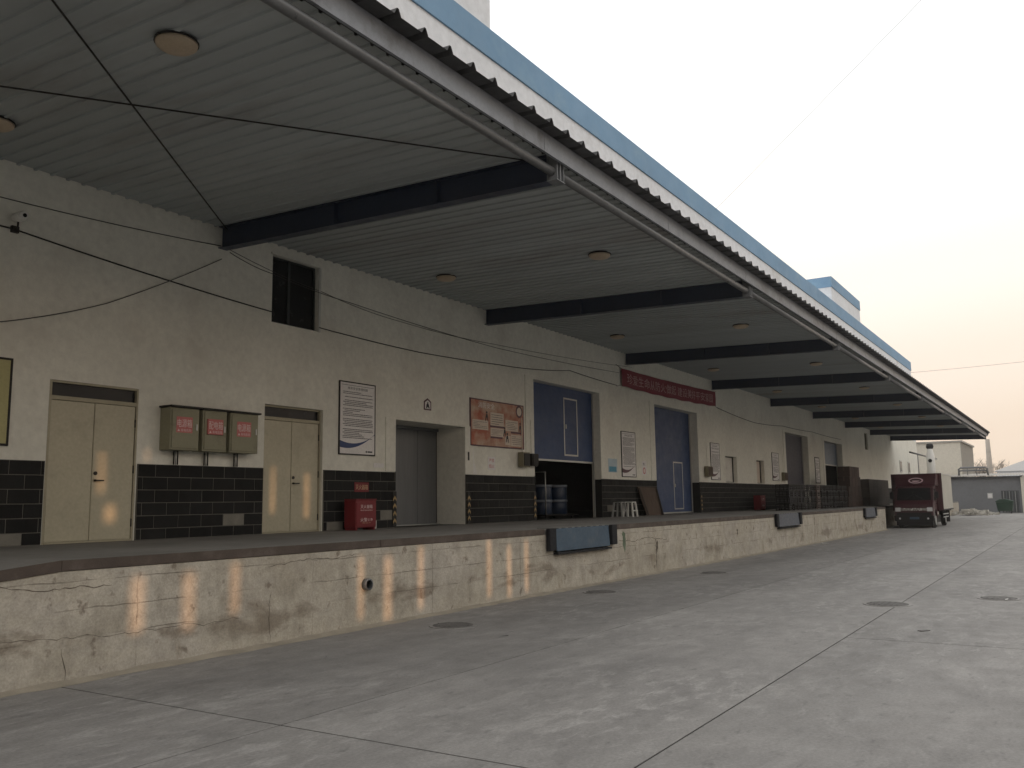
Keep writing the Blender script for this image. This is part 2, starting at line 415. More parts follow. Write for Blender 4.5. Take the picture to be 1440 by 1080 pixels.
# ------------------------------------------------------------------ loading dock
dock = thing('loading_dock', 'long raised concrete loading dock with stained face and brown edge', 'loading dock', (20, 10, 0))
q = MB()
LV = [(14.17, 16.40), (28.5, 31.0), (42.3, 44.6)]          # dock leveller pits
xs = [4.85]
for a, b in LV: xs += [a, b]
xs.append(47.5)
for i in range(0, len(xs), 2): q.box(xs[i], xs[i+1], YD, YW+.05, -.25, ZD-.10)
for a, b in LV:
    q.box(a, b, YD, YW+.05, -.25, .66); q.box(a, b, YD+.35, YW+.05, .66, ZD-.10)
q.box(47.5, 88.4, 9.0, YW+.05, -.25, ZD-.10)
obj('dock_wall', q, dock_mat, dock)
q = MB(); q.box(4.85, 14.17, YD+.012, YW+.05, ZD-.098, ZD); q.box(16.40, 28.5, YD+.012, YW+.05, ZD-.098, ZD); q.box(31.0, 42.3, YD+.012, YW+.05, ZD-.098, ZD)
q.box(44.6, 47.5, YD+.012, YW+.05, ZD-.098, ZD); q.box(47.5, 88.4, 9.012, YW+.05, ZD-.098, ZD)
for a, b in LV: q.box(a, b, YD+.36, YW+.05, ZD-.098, ZD)
obj('floor_slab', q, floor_mat, dock)
def lip(a, b, y=YD): q = MB(); q.box(a, b, y-.012, y+.010, ZD-.095, ZD+.006); obj('edge_angle', q, lip_mat, dock, .004, 1)
for a, b in ((4.855, 9.4), (9.405, 13.86), (16.72, 20.6), (20.605, 24.4), (24.405, 28.2), (31.3, 35.2), (35.205, 38.6), (38.605, 42.1), (44.8, 47.5)): lip(a, b)
lip(47.5, 60, 9.0); lip(60.005, 75, 9.0)
# the edge sags away at the near end
q = MB(); q.prism([(4.85, ZD-.10), (3.0, .86), (-12, .86), (-12, -.25), (4.85, -.25)], 'y', YD, YW); obj('end_wall', q, dock_mat, dock)
q = MB(); q.prism([(4.85, ZD+.006), (3.0, .96), (-12, .96), (-12, .862), (3.0, .862), (4.85, ZD-.095)], 'y', YD-.012, YD+.010); obj('edge_angle', q, lip_mat, dock)
q = MB(); A = [(4.848,YD+.01,ZD),(3.0,YD+.01,.955),(-12,YD+.01,.955)]; B_ = [(4.848,10.9,ZD),(3.0,10.9,ZD),(-12,10.9,ZD)]; C_ = [(4.848,YW+.05,ZD),(3.0,YW+.05,ZD),(-12,YW+.05,ZD)]
for U, V in ((A, B_), (B_, C_)):
    for k in (0, 1): q.add([U[k], U[k+1], V[k+1], V[k]], [(0,1,2,3)])
obj('end_floor', q, floor_mat, dock)
# dusty fillet where the dock meets the yard
q = MB(); rf = random.Random(4); xf = [4.0+.25*i for i in range(175)]
for i, x in enumerate(xf):
    wd = .10+.07*rf.random(); hh = .02+.02*rf.random(); q.v += [(x, YD-wd, .0015), (x, YD+.001, hh)]
    if i: q.f.append((2*i-2, 2*i, 2*i+1, 2*i-1)); q.sm.append(True)
obj('base_fillet', q, mat('dust', (.30,.265,.21), .95, .2, 3), dock)
# cracks, a rusted hole and a mossy stain in the dock face
def crack(x, z0, z1, wd, seed, m, horiz=False):
    r = random.Random(seed); q = MB(); n_ = max(4, int(abs(z1-z0)/.05)); c = 0
    for i in range(n_+1):
        u = i/n_; c += r.uniform(-.018, .018); w_ = wd*(.35+r.random())*(1 if 0 < i < n_ else .1); t_ = z0+(z1-z0)*u
        q.v += [(x+c-w_, YD-.0015, t_), (x+c+w_, YD-.0015, t_)] if not horiz else [(t_, YD-.0015, x+c-w_), (t_, YD-.0015, x+c+w_)]
        if i: q.f.append((2*i-2, 2*i-1, 2*i+1, 2*i)); q.sm.append(False)
    return obj('crack', q, m, dock)
crk = mat('crack_dark', (.12,.098,.075), .95, .3, 8)
crack(18.85, .10, .80, .022, 1, crk); crack(18.9, .45, .72, .05, 2, crk); crack(24.6, .62, .80, .06, 3, crk); crack(33.3, .3, .95, .03, 4, crk); crack(40.2, .55, .75, .04, 5, crk)
crack(7.45, .05, .62, .004, 6, crk); crack(4.95, .0, .32, .005, 7, crk); crack(.965, 4.0, 5.4, .004, 8, crk, True); crack(.47, 4.0, 7.0, .0028, 9, crk, True); crack(.90, 7.4, 9.0, .004, 10, crk, True); crack(.78, 16.9, 19.5, .006, 11, crk, True)
crack(17.2, .55, .98, .07, 12, mat('moss_stain', (.12,.15,.10), .95, .4, 9)); crack(31.5, .40, .52, .012, 13, crk)
# drain stub
d = thing('drain_pipe', 'open grey drain pipe stub sticking out of the dock face', 'pipe', (9.11, YD, .56))
n = 24
q = MB()
for r0, r1, y0, y1 in ((.075, .06, YD-.06, YD+.0),):
    q.ring((9.11,0,.56), 'y', [.06, .078, .078, .06, .06], [YD-.07, YD-.07, YD, YD, YD-.07], n, True, False)
obj('pipe_wall', q, pipe_grey, d)
q = MB(); q.ring((9.11,0,.56), 'y', [.06, .06], [YD-.006, YD-.002], n, False); obj('dark_bore', q, dark_gap, d)

def leveller(a, b, label, m):
    t = thing('dock_leveller', label, 'dock leveller', ((a+b)/2, YD, .66), 'dock levellers let into the dock edge')
    q = MB(); q.hexa([(a+.03,YD-.075,.72),(b-.03,YD-.075,.72),(b-.03,YD-.05,.72),(a+.03,YD-.05,.72),(a+.03,YD-.045,ZD+.0),(b-.03,YD-.045,ZD+.0),(b-.03,YD-.02,ZD+.0),(a+.03,YD-.02,ZD+.0)])
    obj('lip_plate', q, m, t, .006, 1)
    q = MB(); q.box(a+.01, b-.01, YD-.0, YD+.34, ZD-.03, ZD+.012); obj('deck_plate', q, floor_mat, t)
    q = MB(); q.box(a, b, YD-.10, YD-.01, .665, .70); obj('lip_keeper', q, black_rubber, t)
    for k in range(9):
        xk = a+.1+(b-a-.2)*k/8; q = MB(); q.ring((xk,YD-.03,ZD-.004), 'x', [.012,.012], [-.06,.06], 8); obj('hinge', q, black_rubber, t)
    for x0 in (a-.27, b+.03):
        q = MB(); q.box(x0, x0+.24, YD-.10, YD-.013, .74, ZD+.01)
        bp = obj('bumper', q, black_rubber, t, .012, 1)
leveller(*LV[0], 'blue dock leveller below the half-open blue roller door', leveller_blue)
leveller(*LV[1], 'grey dock leveller set in the dock face left of the rusty crack', leveller_grey)
leveller(*LV[2], 'small dock leveller beside the parked maroon truck', leveller_grey)

rl = random.Random(17)
def scrap(x, y, label, m, sz=.09):
    q = MB(); p = [(x+rl.uniform(-sz,sz), y+rl.uniform(-sz,sz), rl.uniform(.004,.03)) for _ in range(4)]
    c = (x, y, .02); q.add(p+[c], [(0,1,4),(1,2,4),(2,3,4),(3,0,4)]); tag(obj('paper_scrap', q, m), label, 'litter')
scrap(33.0, 7.75, 'scrap of white paper lying at the foot of the dock wall', plastic_white, .2)
scrap(15.9, 1.05, 'small pale scrap lying beside the manhole cover in the open yard', plastic_white, .05)
scrap(9.2, 6.0, 'tiny dark scrap on the paving before the dock', truck_dark, .05); scrap(7.1, 6.9, 'tiny pale scrap on the paving near the drain pipe', plastic_grey, .04)
q = MB(); q.box(-.0, .14, -.03, .03, 0, .008)
for i, v in enumerate(q.v): q.v[i] = (11.9+v[0]*.8+v[1]*.6, 1.75-v[0]*.6+v[1]*.8, v[2]+.001)
tag(obj('lifting_eye', q, manhole), 'small flat rusty iron plate set in the open paving', 'iron plate')
# ------------------------------------------------------------------ warehouse
wh = thing('warehouse', 'long cream plastered warehouse with dark tile base and blue parapet band', 'warehouse', (40, 20, 0))
OP = [(6.90,8.31,ZD,3.44,.05), (10.83,12.28,ZD,3.43,.11), (14.42,16.95,ZD,3.40,.82), (20.12,24.03,ZD,4.90,.30),
      (28.2,32.28,ZD,4.92,.37), (44.5,48.9,ZD,4.92,.37), (52.6,57.2,ZD,4.89,.37), (10.94,12.10,4.94,6.20,.12), (64.55,65.65,4.9,6.08,.12),
      (35.4,36.85,2.31,3.40,.20), (39.6,40.75,2.31,3.36,.20)]
def wall_mesh(x0, x1, z0, z1, ops, y):
    q = MB(); xb = sorted({x0, x1, *[o[0] for o in ops], *[o[1] for o in ops]}); zb = sorted({z0, z1, *[o[2] for o in ops], *[o[3] for o in ops]})
    for a, b in zip(xb[:-1], xb[1:]):
        for c, d_ in zip(zb[:-1], zb[1:]):
            mx, mz = (a+b)/2, (c+d_)/2
            if any(o[0] < mx < o[1] and o[2] < mz < o[3] for o in ops): continue
            q.add([(a,y,c),(b,y,c),(b,y,d_),(a,y,d_)], [(0,1,2,3)])
    for a, b, c, d_, dep in ops:
        e = y+dep
        q.add([(a,y,c),(a,y,d_),(a,e,d_),(a,e,c)], [(0,1,2,3)]); q.add([(b,y,c),(b,e,c),(b,e,d_),(b,y,d_)], [(0,1,2,3)])
        q.add([(a,y,d_),(b,y,d_),(b,e,d_),(a,e,d_)], [(0,1,2,3)])
        if c > ZD+.1: q.add([(a,y,c),(a,e,c),(b,e,c),(b,y,c)], [(0,1,2,3)])
    return q
obj('wall', wall_mesh(-12, 88.4, 0, 6.62, OP, YW), plaster, wh)
q = MB(); q.add([(-12,YW,6.62),(88.4,YW,6.62),(88.4,YW,13.95),(-12,YW,13.95)], [(0,1,2,3)])
q.add([(88.4,YW,0),(88.4,60,0),(88.4,60,13.95),(88.4,YW,13.95)], [(0,1,2,3)])
q.add([(-12,YW,0),(-12,YW,13.95),(-12,60,13.95),(-12,60,0)], [(0,1,2,3)])
q.add([(-12,60,0),(-12,60,13.95),(88.4,60,13.95),(88.4,60,0)], [(0,1,2,3)])
q.add([(-12,YW,13.95),(88.4,YW,13.95),(88.4,60,13.95),(-12,60,13.95)], [(0,1,2,3)])
obj('upper_wall', q, white_wall, wh)
q = MB(); q.box(-12.05, 88.45, YW-.05, YW+.3, 13.22, 14.02); q.box(88.10, 88.45, YW+.3, 60, 13.22, 14.02); obj('parapet_band', q, blue_band, wh)
def roof_block(x0, x1, y1, z1, band):
    q = MB(); q.box(x0, x1, YW+.001, y1, 13.96, z1-.02); b_ = obj('roof_block', q, white_wall, wh)
    if band:
        q = MB(); q.box(x0-.04, x1+.04, YW-.04, y1+.04, z1-.68, z1); obj('block_band', q, blue_band, b_)
roof_block(57.2, 65.95, 19, 15.62, True)
roof_block(2.0, 18.25, 19, 18.6, False)
# interior room behind the half-open doors
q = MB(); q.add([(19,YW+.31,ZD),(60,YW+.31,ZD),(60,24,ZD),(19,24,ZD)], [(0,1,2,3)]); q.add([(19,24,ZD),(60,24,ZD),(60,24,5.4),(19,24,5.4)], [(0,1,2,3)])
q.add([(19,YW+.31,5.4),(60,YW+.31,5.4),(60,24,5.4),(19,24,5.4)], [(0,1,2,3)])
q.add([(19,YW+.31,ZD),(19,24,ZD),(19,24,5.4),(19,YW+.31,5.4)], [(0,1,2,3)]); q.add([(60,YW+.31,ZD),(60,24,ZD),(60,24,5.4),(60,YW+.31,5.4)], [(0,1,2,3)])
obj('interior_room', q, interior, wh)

# double doors
def double_door(x0, x1, dep, handle_leaf_x, zt):
    y = YW+dep; split = (x0+x1)/2
    fr = MB(); fw = .035
    fr.box(x0, x0+fw, y-.05, y+.04, ZD, zt-.004); fr.box(x1-fw, x1, y-.05, y+.04, ZD, zt-.004); fr.box(x0+fw, x1-fw, y-.05, y+.04, zt-fw, zt-.004)
    fr.box(x0+fw, x1-fw, y-.05, y+.04, 3.16, 3.22); fr.box(x0+fw, x1-fw, y-.06, y+.04, ZD+.001, ZD+.03)
    f = obj('door_frame', fr, door_frame, wh, .004, 1)
    q = MB(); q.box(x0+fw, x1-fw, y, y+.01, 3.22, zt-fw); obj('transom_pane', q, dark_glass, wh)
    for a, b in ((x0+fw+.004, split-.004), (split+.004, x1-fw-.004)):
        q = MB(); q.box(a, b, y-.035, y+.005, ZD+.032, 3.155); dr = obj('door', q, door_paint, wh, .006, 2)
        if a > split:
            q = MB(); q.box(a+.03, a+.16, y-.10, y-.08, 2.015, 2.035); q.box(a+.03, a+.05, y-.08, y-.034, 2.01, 2.04); obj('handle', q, rod_mat, dr, .003, 1)
            q = MB(); q.ring((a+.05,0,2.13), 'y', [.028,.028], [y-.05,y-.034], 12); obj('lock', q, rod_mat, dr)
            for zz in (1.4, 2.2, 2.9):
                q = MB(); q.ring((b+.004,y-.04,zz), 'z', [.012,.012], [-.06,.06], 8); obj('hinge', q, rod_mat, dr)
    q = MB(); q.box(split-.005, split+.005, y-.008, y+.002, ZD+.032, 3.155); obj('door_gap', q, dark_gap, wh)
double_door(6.90, 8.31, .05, 7.6, 3.44)
double_door(10.83, 12.28, .11, 11.6, 3.43)
# goods lift
y = YW+.82
q = MB(); q.box(14.42, 16.95, y+.03, y+.08, ZD, 3.40); obj('lift_back', q, dark_gap, wh)
for a, b in ((14.45, 15.63), (15.645, 16.20), (16.21, 16.93)):
    q = MB(); q.box(a, b, y-.02 if a < 15 else y-.0, y+.025, ZD+.02, 3.33); obj('lift_door', q, steel_grey, wh, .004, 1)
q = MB(); q.box(14.42, 16.95, y-.10, y+.03, ZD, ZD+.02); obj('lift_sill', q, alu, wh)
q = MB(); q.box(14.425, 16.945, y-.06, y+.02, 3.33, 3.397); obj('lift_head', q, steel_grey, wh)
# plaster surrounds
def surround(x0, x1, zt, wd=.36, top=.30, z0=2.30):
    q = MB(); q.box(x0-wd, x0-.001, YW-.022, YW+.02, z0, zt+top); q.box(x1+.001, x1+wd, YW-.022, YW+.02, z0, zt+top); q.box(x0-.001, x1+.001, YW-.022, YW+.02, zt+.001, zt+top)
    obj('plaster_surround', q, plaster, wh, .006, 1)
surround(14.42, 16.95, 3.40, .32, .03); surround(20.12, 24.03, 4.90, .42, .08); surround(28.2, 32.28, 4.92, .40, .08); surround(44.5, 48.9, 4.92, .40, .08); surround(52.6, 57.2, 4.89, .40, .10)

# sectional doors
def sect_door(x0, x1, zb, zt, dep, m, wick=None, npan=7):
    y = YW+dep; nz = max(1, round((zt-zb)/.54)); h = (zt-zb)/nz
    for k in range(nz):
        q = MB(); q.box(x0-.02, x1+.02, y-.045, y, zb+k*h+.0006, zb+(k+1)*h-.0006); obj('door_panel', q, m, wh, .0015, 1)
    q = MB(); q.box(x0-.02, x1+.02, y-.06, y+.005, zb-.05, zb); obj('bottom_rail', q, alu, wh)
    if wick:
        a, b, c, d_ = wick; t = .045; q = MB(); e0, e1 = y-.055, y-.046
        q.box(a, a+t, e0, e1, c, d_); q.box(b-t, b, e0, e1, c, d_); q.box(a+t, b-t, e0, e1, d_-t, d_); q.box(a+t, b-t, e0, e1, c, c+t)
        f = obj('wicket_frame', q, alu, wh)
        q = MB(); q.box(a+.06, a+.10, y-.085, y-.056, (c+d_)/2-.06, (c+d_)/2+.06); obj('handle', q, alu, f)
    for xx in (x0+.002, x1-.05):
        q = MB(); q.box(xx, xx+.048, y-.10, y-.061, ZD+.002, zt-.01); obj('guide_rail', q, alu, wh)
k = 12.4/12.1
sect_door(20.12, 24.03, 2.80, 4.90, .30, blue_door, (22.24, 23.07, 2.93, 4.62))
k = 12.47/12.1
sect_door(28.2, 32.28, ZD+.06, 4.92, .37, blue_door, (30.55, 31.45, 1.28, 3.02))
sect_door(44.5, 48.9, ZD+.06, 4.92, .37, grey_door)
sect_door(52.6, 57.2, 3.6, 4.89, .37, mat('pale_blue_door', (.12,.16,.22), .5))
# windows
def window(x0, x1, z0, z1, dep, m=dark_glass, fm=None, split=.42):
    fm = fm or door_frame; y = YW+dep; q = MB(); f = .035
    q.box(x0+.002, x0+f, y-.04, y+.03, z0+.002, z1-.002); q.box(x1-f, x1-.002, y-.04, y+.03, z0+.002, z1-.002); q.box(x0+f, x1-f, y-.04, y+.03, z1-f, z1-.002); q.box(x0+f, x1-f, y-.04, y+.03, z0+.002, z0+f)
    if split: xm = x0+(x1-x0)*split; q.box(xm-.03, xm+.03, y-.035, y+.03, z0+f, z1-f)
    fr = obj('window_frame', q, fm, wh)
    for a, b in (((x0+f, xm-.03), (xm+.03, x1-f)) if split else ((x0+f, x1-f),)):
        q = MB(); q.box(a, b, y+.0, y+.012, z0+f, z1-f); obj('pane', q, m, fr)
window(10.94, 12.10, 4.94, 6.20, .12, fm=mat('dark_window_frame', (.03,.035,.035), .5))
window(64.55, 65.65, 4.9, 6.08, .12)
window(35.4, 36.85, 2.31, 3.40, .20, reveal_plaster, rod_mat, 0)
window(39.6, 40.75, 2.31, 3.36, .20, cream_print, rod_mat, 0)
for xf in (78.3, 82.5):
    q = MB(); q.box(xf, xf+1.0, YW-.05, YW+.02, 3.6, 4.6); wf = obj('window_frame', q, trim_white, wh); q = MB(); q.box(xf+.1, xf+.9, YW-.056, YW-.045, 3.7, 4.5); obj('pane', q, dark_glass, wf)
q = MB(); q.box(10.90, 12.15, YW-.03, YW+.02, 6.205, 6.24); obj('window_head', q, plaster, wh)
q = MB(); q.box(12.105, 12.16, YW-.02, YW+.02, 4.93, 6.20); obj('window_trim', q, trim_white, wh)

# ---- dark tile base
REG = [(3.0, 6.88), (8.33, 10.81), (12.30, 14.415), (16.955, 20.115), (24.035, 28.195), (32.285, 44.495), (48.905, 52.595), (57.205, 88.3)]
q = MB()
for a, b in REG:
    q = MB(); q.box(a+.001, b-.001, YW-.026, YW+.01, ZD, 2.286); obj('tile_backing', q, mortar, wh)
for xr, dep in ((24.03, .23), (32.28, .29), (20.12, .22)):
    s_ = -1 if xr > 21 else 1; q = MB()
    q.box(min(xr, xr+s_*.012), max(xr, xr+s_*.012), YW-.025, YW+dep, ZD+.003, 2.27)
    obj('jamb_tile', q, tile_mat, wh)
TW, TH, J = .44, .197, .011
tiles = []; r2 = random.Random(11)
for a, b in REG:
    row = 0; z = 2.285
    while z > ZD+.05:
        z0 = max(z-TH, ZD+.004); x = a-(TW/2 if row % 2 else 0)-.13
        while x < b:
            x0, x1 = max(x, a+.002), min(x+TW, b-.002)
            if x1-x0 > .03: tiles.append((x0+J/2, x1-J/2, z0+J/2, z-J/2))
            x += TW
        z -= TH; row += 1
def vis(t):
    x = (t[0]+t[1])/2; return 1e9 if x < 6.0 else x
tiles.sort(key=vis)
cache = {}; far = MB()
PATCH = [(10.15, 1.42), (12.55, 1.22), (14.1, 1.45), (6.5, 1.2), (24.7,1.4)]
for i, (a, b, c, d_) in enumerate(tiles):
    p = r2.uniform(-.0025, .0025); y0 = YW-.033+p
    if i < 300:
        key = (round(b-a, 3), round(d_-c, 3))
        if key not in cache:
            t_ = MB(); t_.box(-(b-a)/2, (b-a)/2, 0, .02, 0, d_-c); cache[key] = t_.mesh('tile', .004, 1)
        o = link('tile', cache[key], tile_mat, wh, Vector(((a+b)/2, y0, c))-rootloc(wh))
        if any(a <= px <= b and c <= pz <= d_ for px, pz in PATCH):
            o.material_slots[0].link = 'OBJECT'; o.material_slots[0].material = cement
    else: far.box(a, b, y0, y0+.02, c, d_)
o = obj('tile_field', far, tile_mat, wh); o['kind'] = 'stuff'

# hazard strips at the jamb corners
def hazard(x, y, label, h=.62, wdt=.11, both=False):
    t = thing('hazard_strip', label, 'warning strip', (x, y, ZD), 'warning strips on the door corners')
    q = MB(); q.box(x, x+wdt, y-.012, y, ZD+.03, ZD+.03+h+.10); obj('backing_strip', q, black_paint, t)
    z = ZD+.08
    while z < ZD+h:
        q = MB(); m_ = x+wdt/2
        for s_ in (-1, 1):
            e = m_+s_*wdt*.48
            q.add([(m_,y-.0135,z+.06),(m_,y-.0135,z+.12),(e,y-.0135,z+.06),(e,y-.0135,z)], [(0,1,2,3)])
        obj('chevron', q, yellow_paint, t); z += .155
hazard(14.30, YW-.042, 'black and yellow warning strip left of the grey lift doors')
hazard(16.99, YW-.042, 'black and yellow warning strip right of the grey lift doors')
hazard(20.00, YW-.042, 'black and yellow warning strip left of the half-open roller door')
hazard(32.30, YW-.042, 'black and yellow warning strip right of the closed blue door', .66)

# ------------------------------------------------------------------ canopy
can = thing('loading_canopy', 'long steel canopy with navy beams and corrugated roof over the dock', 'canopy', (30, 9, 0))
def beam(x):
    q = MB(); y0, y1 = 5.56, YW
    zb = lambda y: 6.02-.0305*(YW-y); zt = lambda y: ZC(y)-.004
    def slab(xa, xb, ya, yb, f0, f1): q.hexa([(xa,ya,f0(ya)),(xb,ya,f0(ya)),(xb,yb,f0(yb)),(xa,yb,f0(yb)),(xa,ya,f1(ya)),(xb,ya,f1(ya)),(xb,yb,f1(yb)),(xa,yb,f1(yb))])
    slab(x-.09, x+.09, y0, y1, zb, lambda y: zb(y)+.014); slab(x-.09, x+.09, y0, y1, lambda y: zt(y)-.014, zt)
    slab(x-.006, x+.006, y0, y1, lambda y: zb(y)+.014, lambda y: zt(y)-.014)
    b_ = obj('beam', q, navy, can)
    ze, zf = zb(5.56), zt(5.56)
    q = MB(); q.box(x-.1, x+.1, 5.535, 5.559, ze-.01, zf+.005); q.box(x-.092, x-.077, 5.405, 5.534, ze, zf-.02); q.box(x+.077, x+.092, 5.405, 5.534, ze, zf-.02); q.box(x-.012, x+.012, 5.405, 5.534, ze, zf-.02)
    q.box(x-.11, x+.11, 5.40, 5.534, ze-.012, ze-.001)
    obj('end_plate', q, end_steel, b_)
    q = MB()
    for yy in (7.4, 9.4):
        q = MB(); q.hexa([(x-.088,yy,zb(yy)+.015),(x+.088,yy,zb(yy)+.015),(x+.088,yy+.01,zb(yy)+.015),(x-.088,yy+.01,zb(yy)+.015),(x-.088,yy,zt(yy)-.016),(x+.088,yy,zt(yy)-.016),(x+.088,yy+.01,zt(yy)-.016),(x-.088,yy+.01,zt(yy)-.016)])
        obj('stiffener', q, navy, b_)
for x in BX: beam(x)
# ceiling panels: each with two pressed ridges
PW = .48; prof = []
for c in (0, .24): prof += [(c+.0, 0), (c+.045, 0), (c+.05, -.026), (c+.085, -.026), (c+.105, 0), (c+.235, 0)]
prof += [(.48, 0)]
q = MB(); y0, y1 = 5.58, YW-.002
for yy in (y0, y1): q.v += [(u, yy-y0, ZC(yy)-ZC(y0)+v) for u, v in prof]
nprof = len(prof)
for i in range(nprof-1): q.f.append((i, i+1, nprof+i+1, nprof+i)); q.sm.append(False)
pme = q.mesh('ceiling_panel')
x = -7.0
while x < XE-.2:
    link('ceiling_panel', pme, panel_mat, can, Vector((x, y0, ZC(y0)))-rootloc(can)); x += PW
# corrugated roof sheets (two ribs each)
RS = .4255; zs = lambda y: 6.30+.045*(y-5.15); sp_ = []
for c in (0, RS): sp_ += [(c, 0), (c+.15, 0), (c+.19, .075), (c+.215, .075), (c+.255, 0)]
sp_ += [(2*RS, 0)]
q = MB(); y0, y1 = 5.15, YW
for yy in (y0, y1): q.v += [(u, yy-y0, zs(yy)-zs(y0)+v) for u, v in sp_]
m_ = len(sp_)
for i in range(m_-1): q.f.append((i, i+1, m_+i+1, m_+i)); q.sm.append(False)
rme = q.mesh('roof_sheet')
x = 5.73-.2-RS*30
while x < XE-.5:
    link('roof_sheet', rme, sheet_mat, can, Vector((x, y0, zs(y0)))-rootloc(can)); x += 2*RS
# gutter in lengths
x = -6.9
while x < XE-.3:
    xe = min(x+4.06, XE); q = MB()
    q.box(x+.004, xe-.004, 5.35, 5.362, 6.045, 6.302); q.box(x+.004, xe-.004, 5.362, 5.39, 6.045, 6.055)
    g_ = obj('gutter', q, galv, can)
    q = MB(); q.box(xe-.05, xe+.03, 5.346, 5.3495, 6.043, 6.30); obj('gutter_joint', q, galv, g_)
    x = xe
# purlin behind the gutter, closing the soffit
q = MB(); q.box(-6.9, XE, 5.365, 5.575, 6.20, 6.215); obj('soffit_strip', q, sheet_mat, can)
# drain pipe through the beam ends
for a, b in zip(BX[:-1], BX[1:]):
    q = MB(); q.tube([(a+.093, 5.487, 5.935), (b-.093, 5.487, 5.935)], .058, 14); obj('rail_pipe', q, pipe_grey, can)
# bracing rods in the near bay
def rod(p, q_): r = MB(); r.tube([p, q_], .011, 8); obj('brace_rod', r, rod_mat, can)
xa, xb = BX[1]+.1, BX[2]-.02
rod((xb-.1, YW-.25, ZC(YW-.25)-.10), (xa, 5.6, ZC(5.6)-.10)); rod((xb-.1, 5.75, ZC(5.75)-.07), (xa, YW-.25, ZC(YW-.25)-.13))
# end closer of the canopy
q = MB(); q.prism([(5.35,6.06),(YW,6.3),(YW,zs(YW)),(5.2,zs(5.2))], 'x', XE, XE+.02); obj('end_flashing', q, galv, can)

# round ceiling lamps
def lamp(x, y, label):
    z = ZC(y)-.016; t = thing('ceiling_lamp', label, 'ceiling lamp', (x, y, z), 'round lamps on the canopy ceiling')
    q = MB(); q.ring((x,y,z), 'z', [.20,.215,.215], [0,-.012,-.03], 28, False); obj('lamp_base', q, rod_mat, t)
    q = MB(); q.ring((x,y,z), 'z', [.205,.20,.17,.11,.03], [-.03,-.055,-.08,-.095,-.10], 28, True); obj('diffuser', q, lamp_mat, t)
LX = [5.13, 14.3, 22.5, 30.5, 38.6, 46.7, 54.9, 63.0]
ordn = ['first', 'second', 'third', 'fourth', 'fifth', 'sixth', 'seventh', 'eighth']
for i, x in enumerate(LX):
    lamp(x*1.012, 7.19, 'round cream ceiling lamp, outer row, %s bay counted from the crossed bracing rods' % ordn[i])
    lamp((x+.15)*1.004, 10.8, 'round cream ceiling lamp, wall-side row, %s bay counted from the crossed bracing rods' % ordn[i])

# ------------------------------------------------------------------ things on the wall
def board(name, label, cat, x0, x1, z0, z1, face, frame, ft=.025, y=YW, dep=.03, group=None):
    t = thing(name, label, cat, ((x0+x1)/2, y, z0), group)
    q = MB(); q.box(x0+ft, x1-ft, y-dep+.006, y-.002, z0+ft, z1-ft); obj('board_face', q, face, t)
    q = MB(); q.box(x0, x0+ft, y-dep, y-.001, z0, z1); q.box(x1-ft, x1, y-dep, y-.001, z0, z1); q.box(x0+ft, x1-ft, y-dep, y-.001, z1-ft, z1); q.box(x0+ft, x1-ft, y-dep, y-.001, z0, z0+ft)
    obj('frame', q, frame, t)
    return t, y-dep+.004
def print_lines(x0, x1, z0, z1, y, m, parent, n, seed, fill=.5, name='printed_lines'):
    r = random.Random(seed); q = MB(); h = (z1-z0)/n
    for k in range(n):
        if r.random() < .08: continue
        z = z1-(k+.5)*h; x = x0+(r.random() < .3)*.05; e = x1-(r.random()**2)*(x1-x0)*(.7 if r.random() < .35 else .05)
        while x < e:
            wd = r.uniform(.012, .03); q.add([(x,y,z-h*fill/2),(min(x+wd,e),y,z-h*fill/2),(min(x+wd,e),y,z+h*fill/2),(x,y,z+h*fill/2)], [(0,1,2,3)]); x += wd+r.uniform(.003, .009)
    o = obj(name, q, m, parent); o['kind'] = 'stuff'; return o
def swoosh(x0, x1, z0, y, m, parent, h):
    q = MB(); n_ = 16; up = []; lo = []
    for i in range(n_+1):
        u = i/n_; x = x0+(x1-x0)*u
        up.append((x, y, z0+h*(.62-1.0*u+1.55*u*u*.95))); lo.append((x, y, z0+h*(.18-.55*u+1.52*u*u)))
    for i in range(n_): q.add([lo[i], lo[i+1], up[i+1], up[i]], [(0,1,2,3)])
    obj('printed_swoosh', q, m, parent)
def rules_board(label, x0, x1, z0, z1, sm, title, seed, nl=28):
    t, y = board('rules_board', label, 'notice board', x0, x1, z0, z1, white_print, rod_mat, .022, group='framed rules boards on the wall')
    w_ = x1-x0; h = z1-z0
    q = MB(); q.box(x0+.06, x1-.06, y-.001, y, z1-.075, z1-.068); obj('rule_line', q, ink, t)
    lettering(title, (x0+x1)/2, y-.001, z1-.13, .055, ink, t, w_*.56, name='title_lettering')
    print_lines(x0+.10, x1-.07, z0+h*.22, z1-.19, y-.001, ink, t, nl, seed, .42)
    swoosh(x0+.022, x1-.022, z0+.09, y-.0015, sm, t, h*.21)
    q = MB(); q.ring((x1-.27,0,z0+.075), 'y', [.022,.022], [y-.001,y-.0005], 12); q.box(x1-.235, x1-.09, y-.001, y, z0+.06, z0+.09); obj('printed_logo', q, ink, t)
    return t
rules_board('tall white rules board with blue swoosh above the red extinguisher box', 12.70, 13.76, 2.60, 4.06, blue_ink, '库房安全管理制度', 1)
rules_board('white rules board with plum swoosh between the two blue doors', 25.48, 26.54, 2.37, 3.83, plum_ink, '装卸安全操作规程', 2)
rules_board('white rules board beside the meter right of the closed blue door', 33.62, 34.66, 2.39, 3.86, plum_ink, '消防安全管理制度', 3)
rules_board('white rules board left of the tall grey door', 42.0, 43.1, 2.46, 3.80, plum_ink, '仓库安全管理规定', 4)
t, y = board('rules_board', 'narrow pale notice board between the grey door and the far doorway', 'notice board', 50.2, 51.2, 2.42, 3.87, white_print, rod_mat, .05)
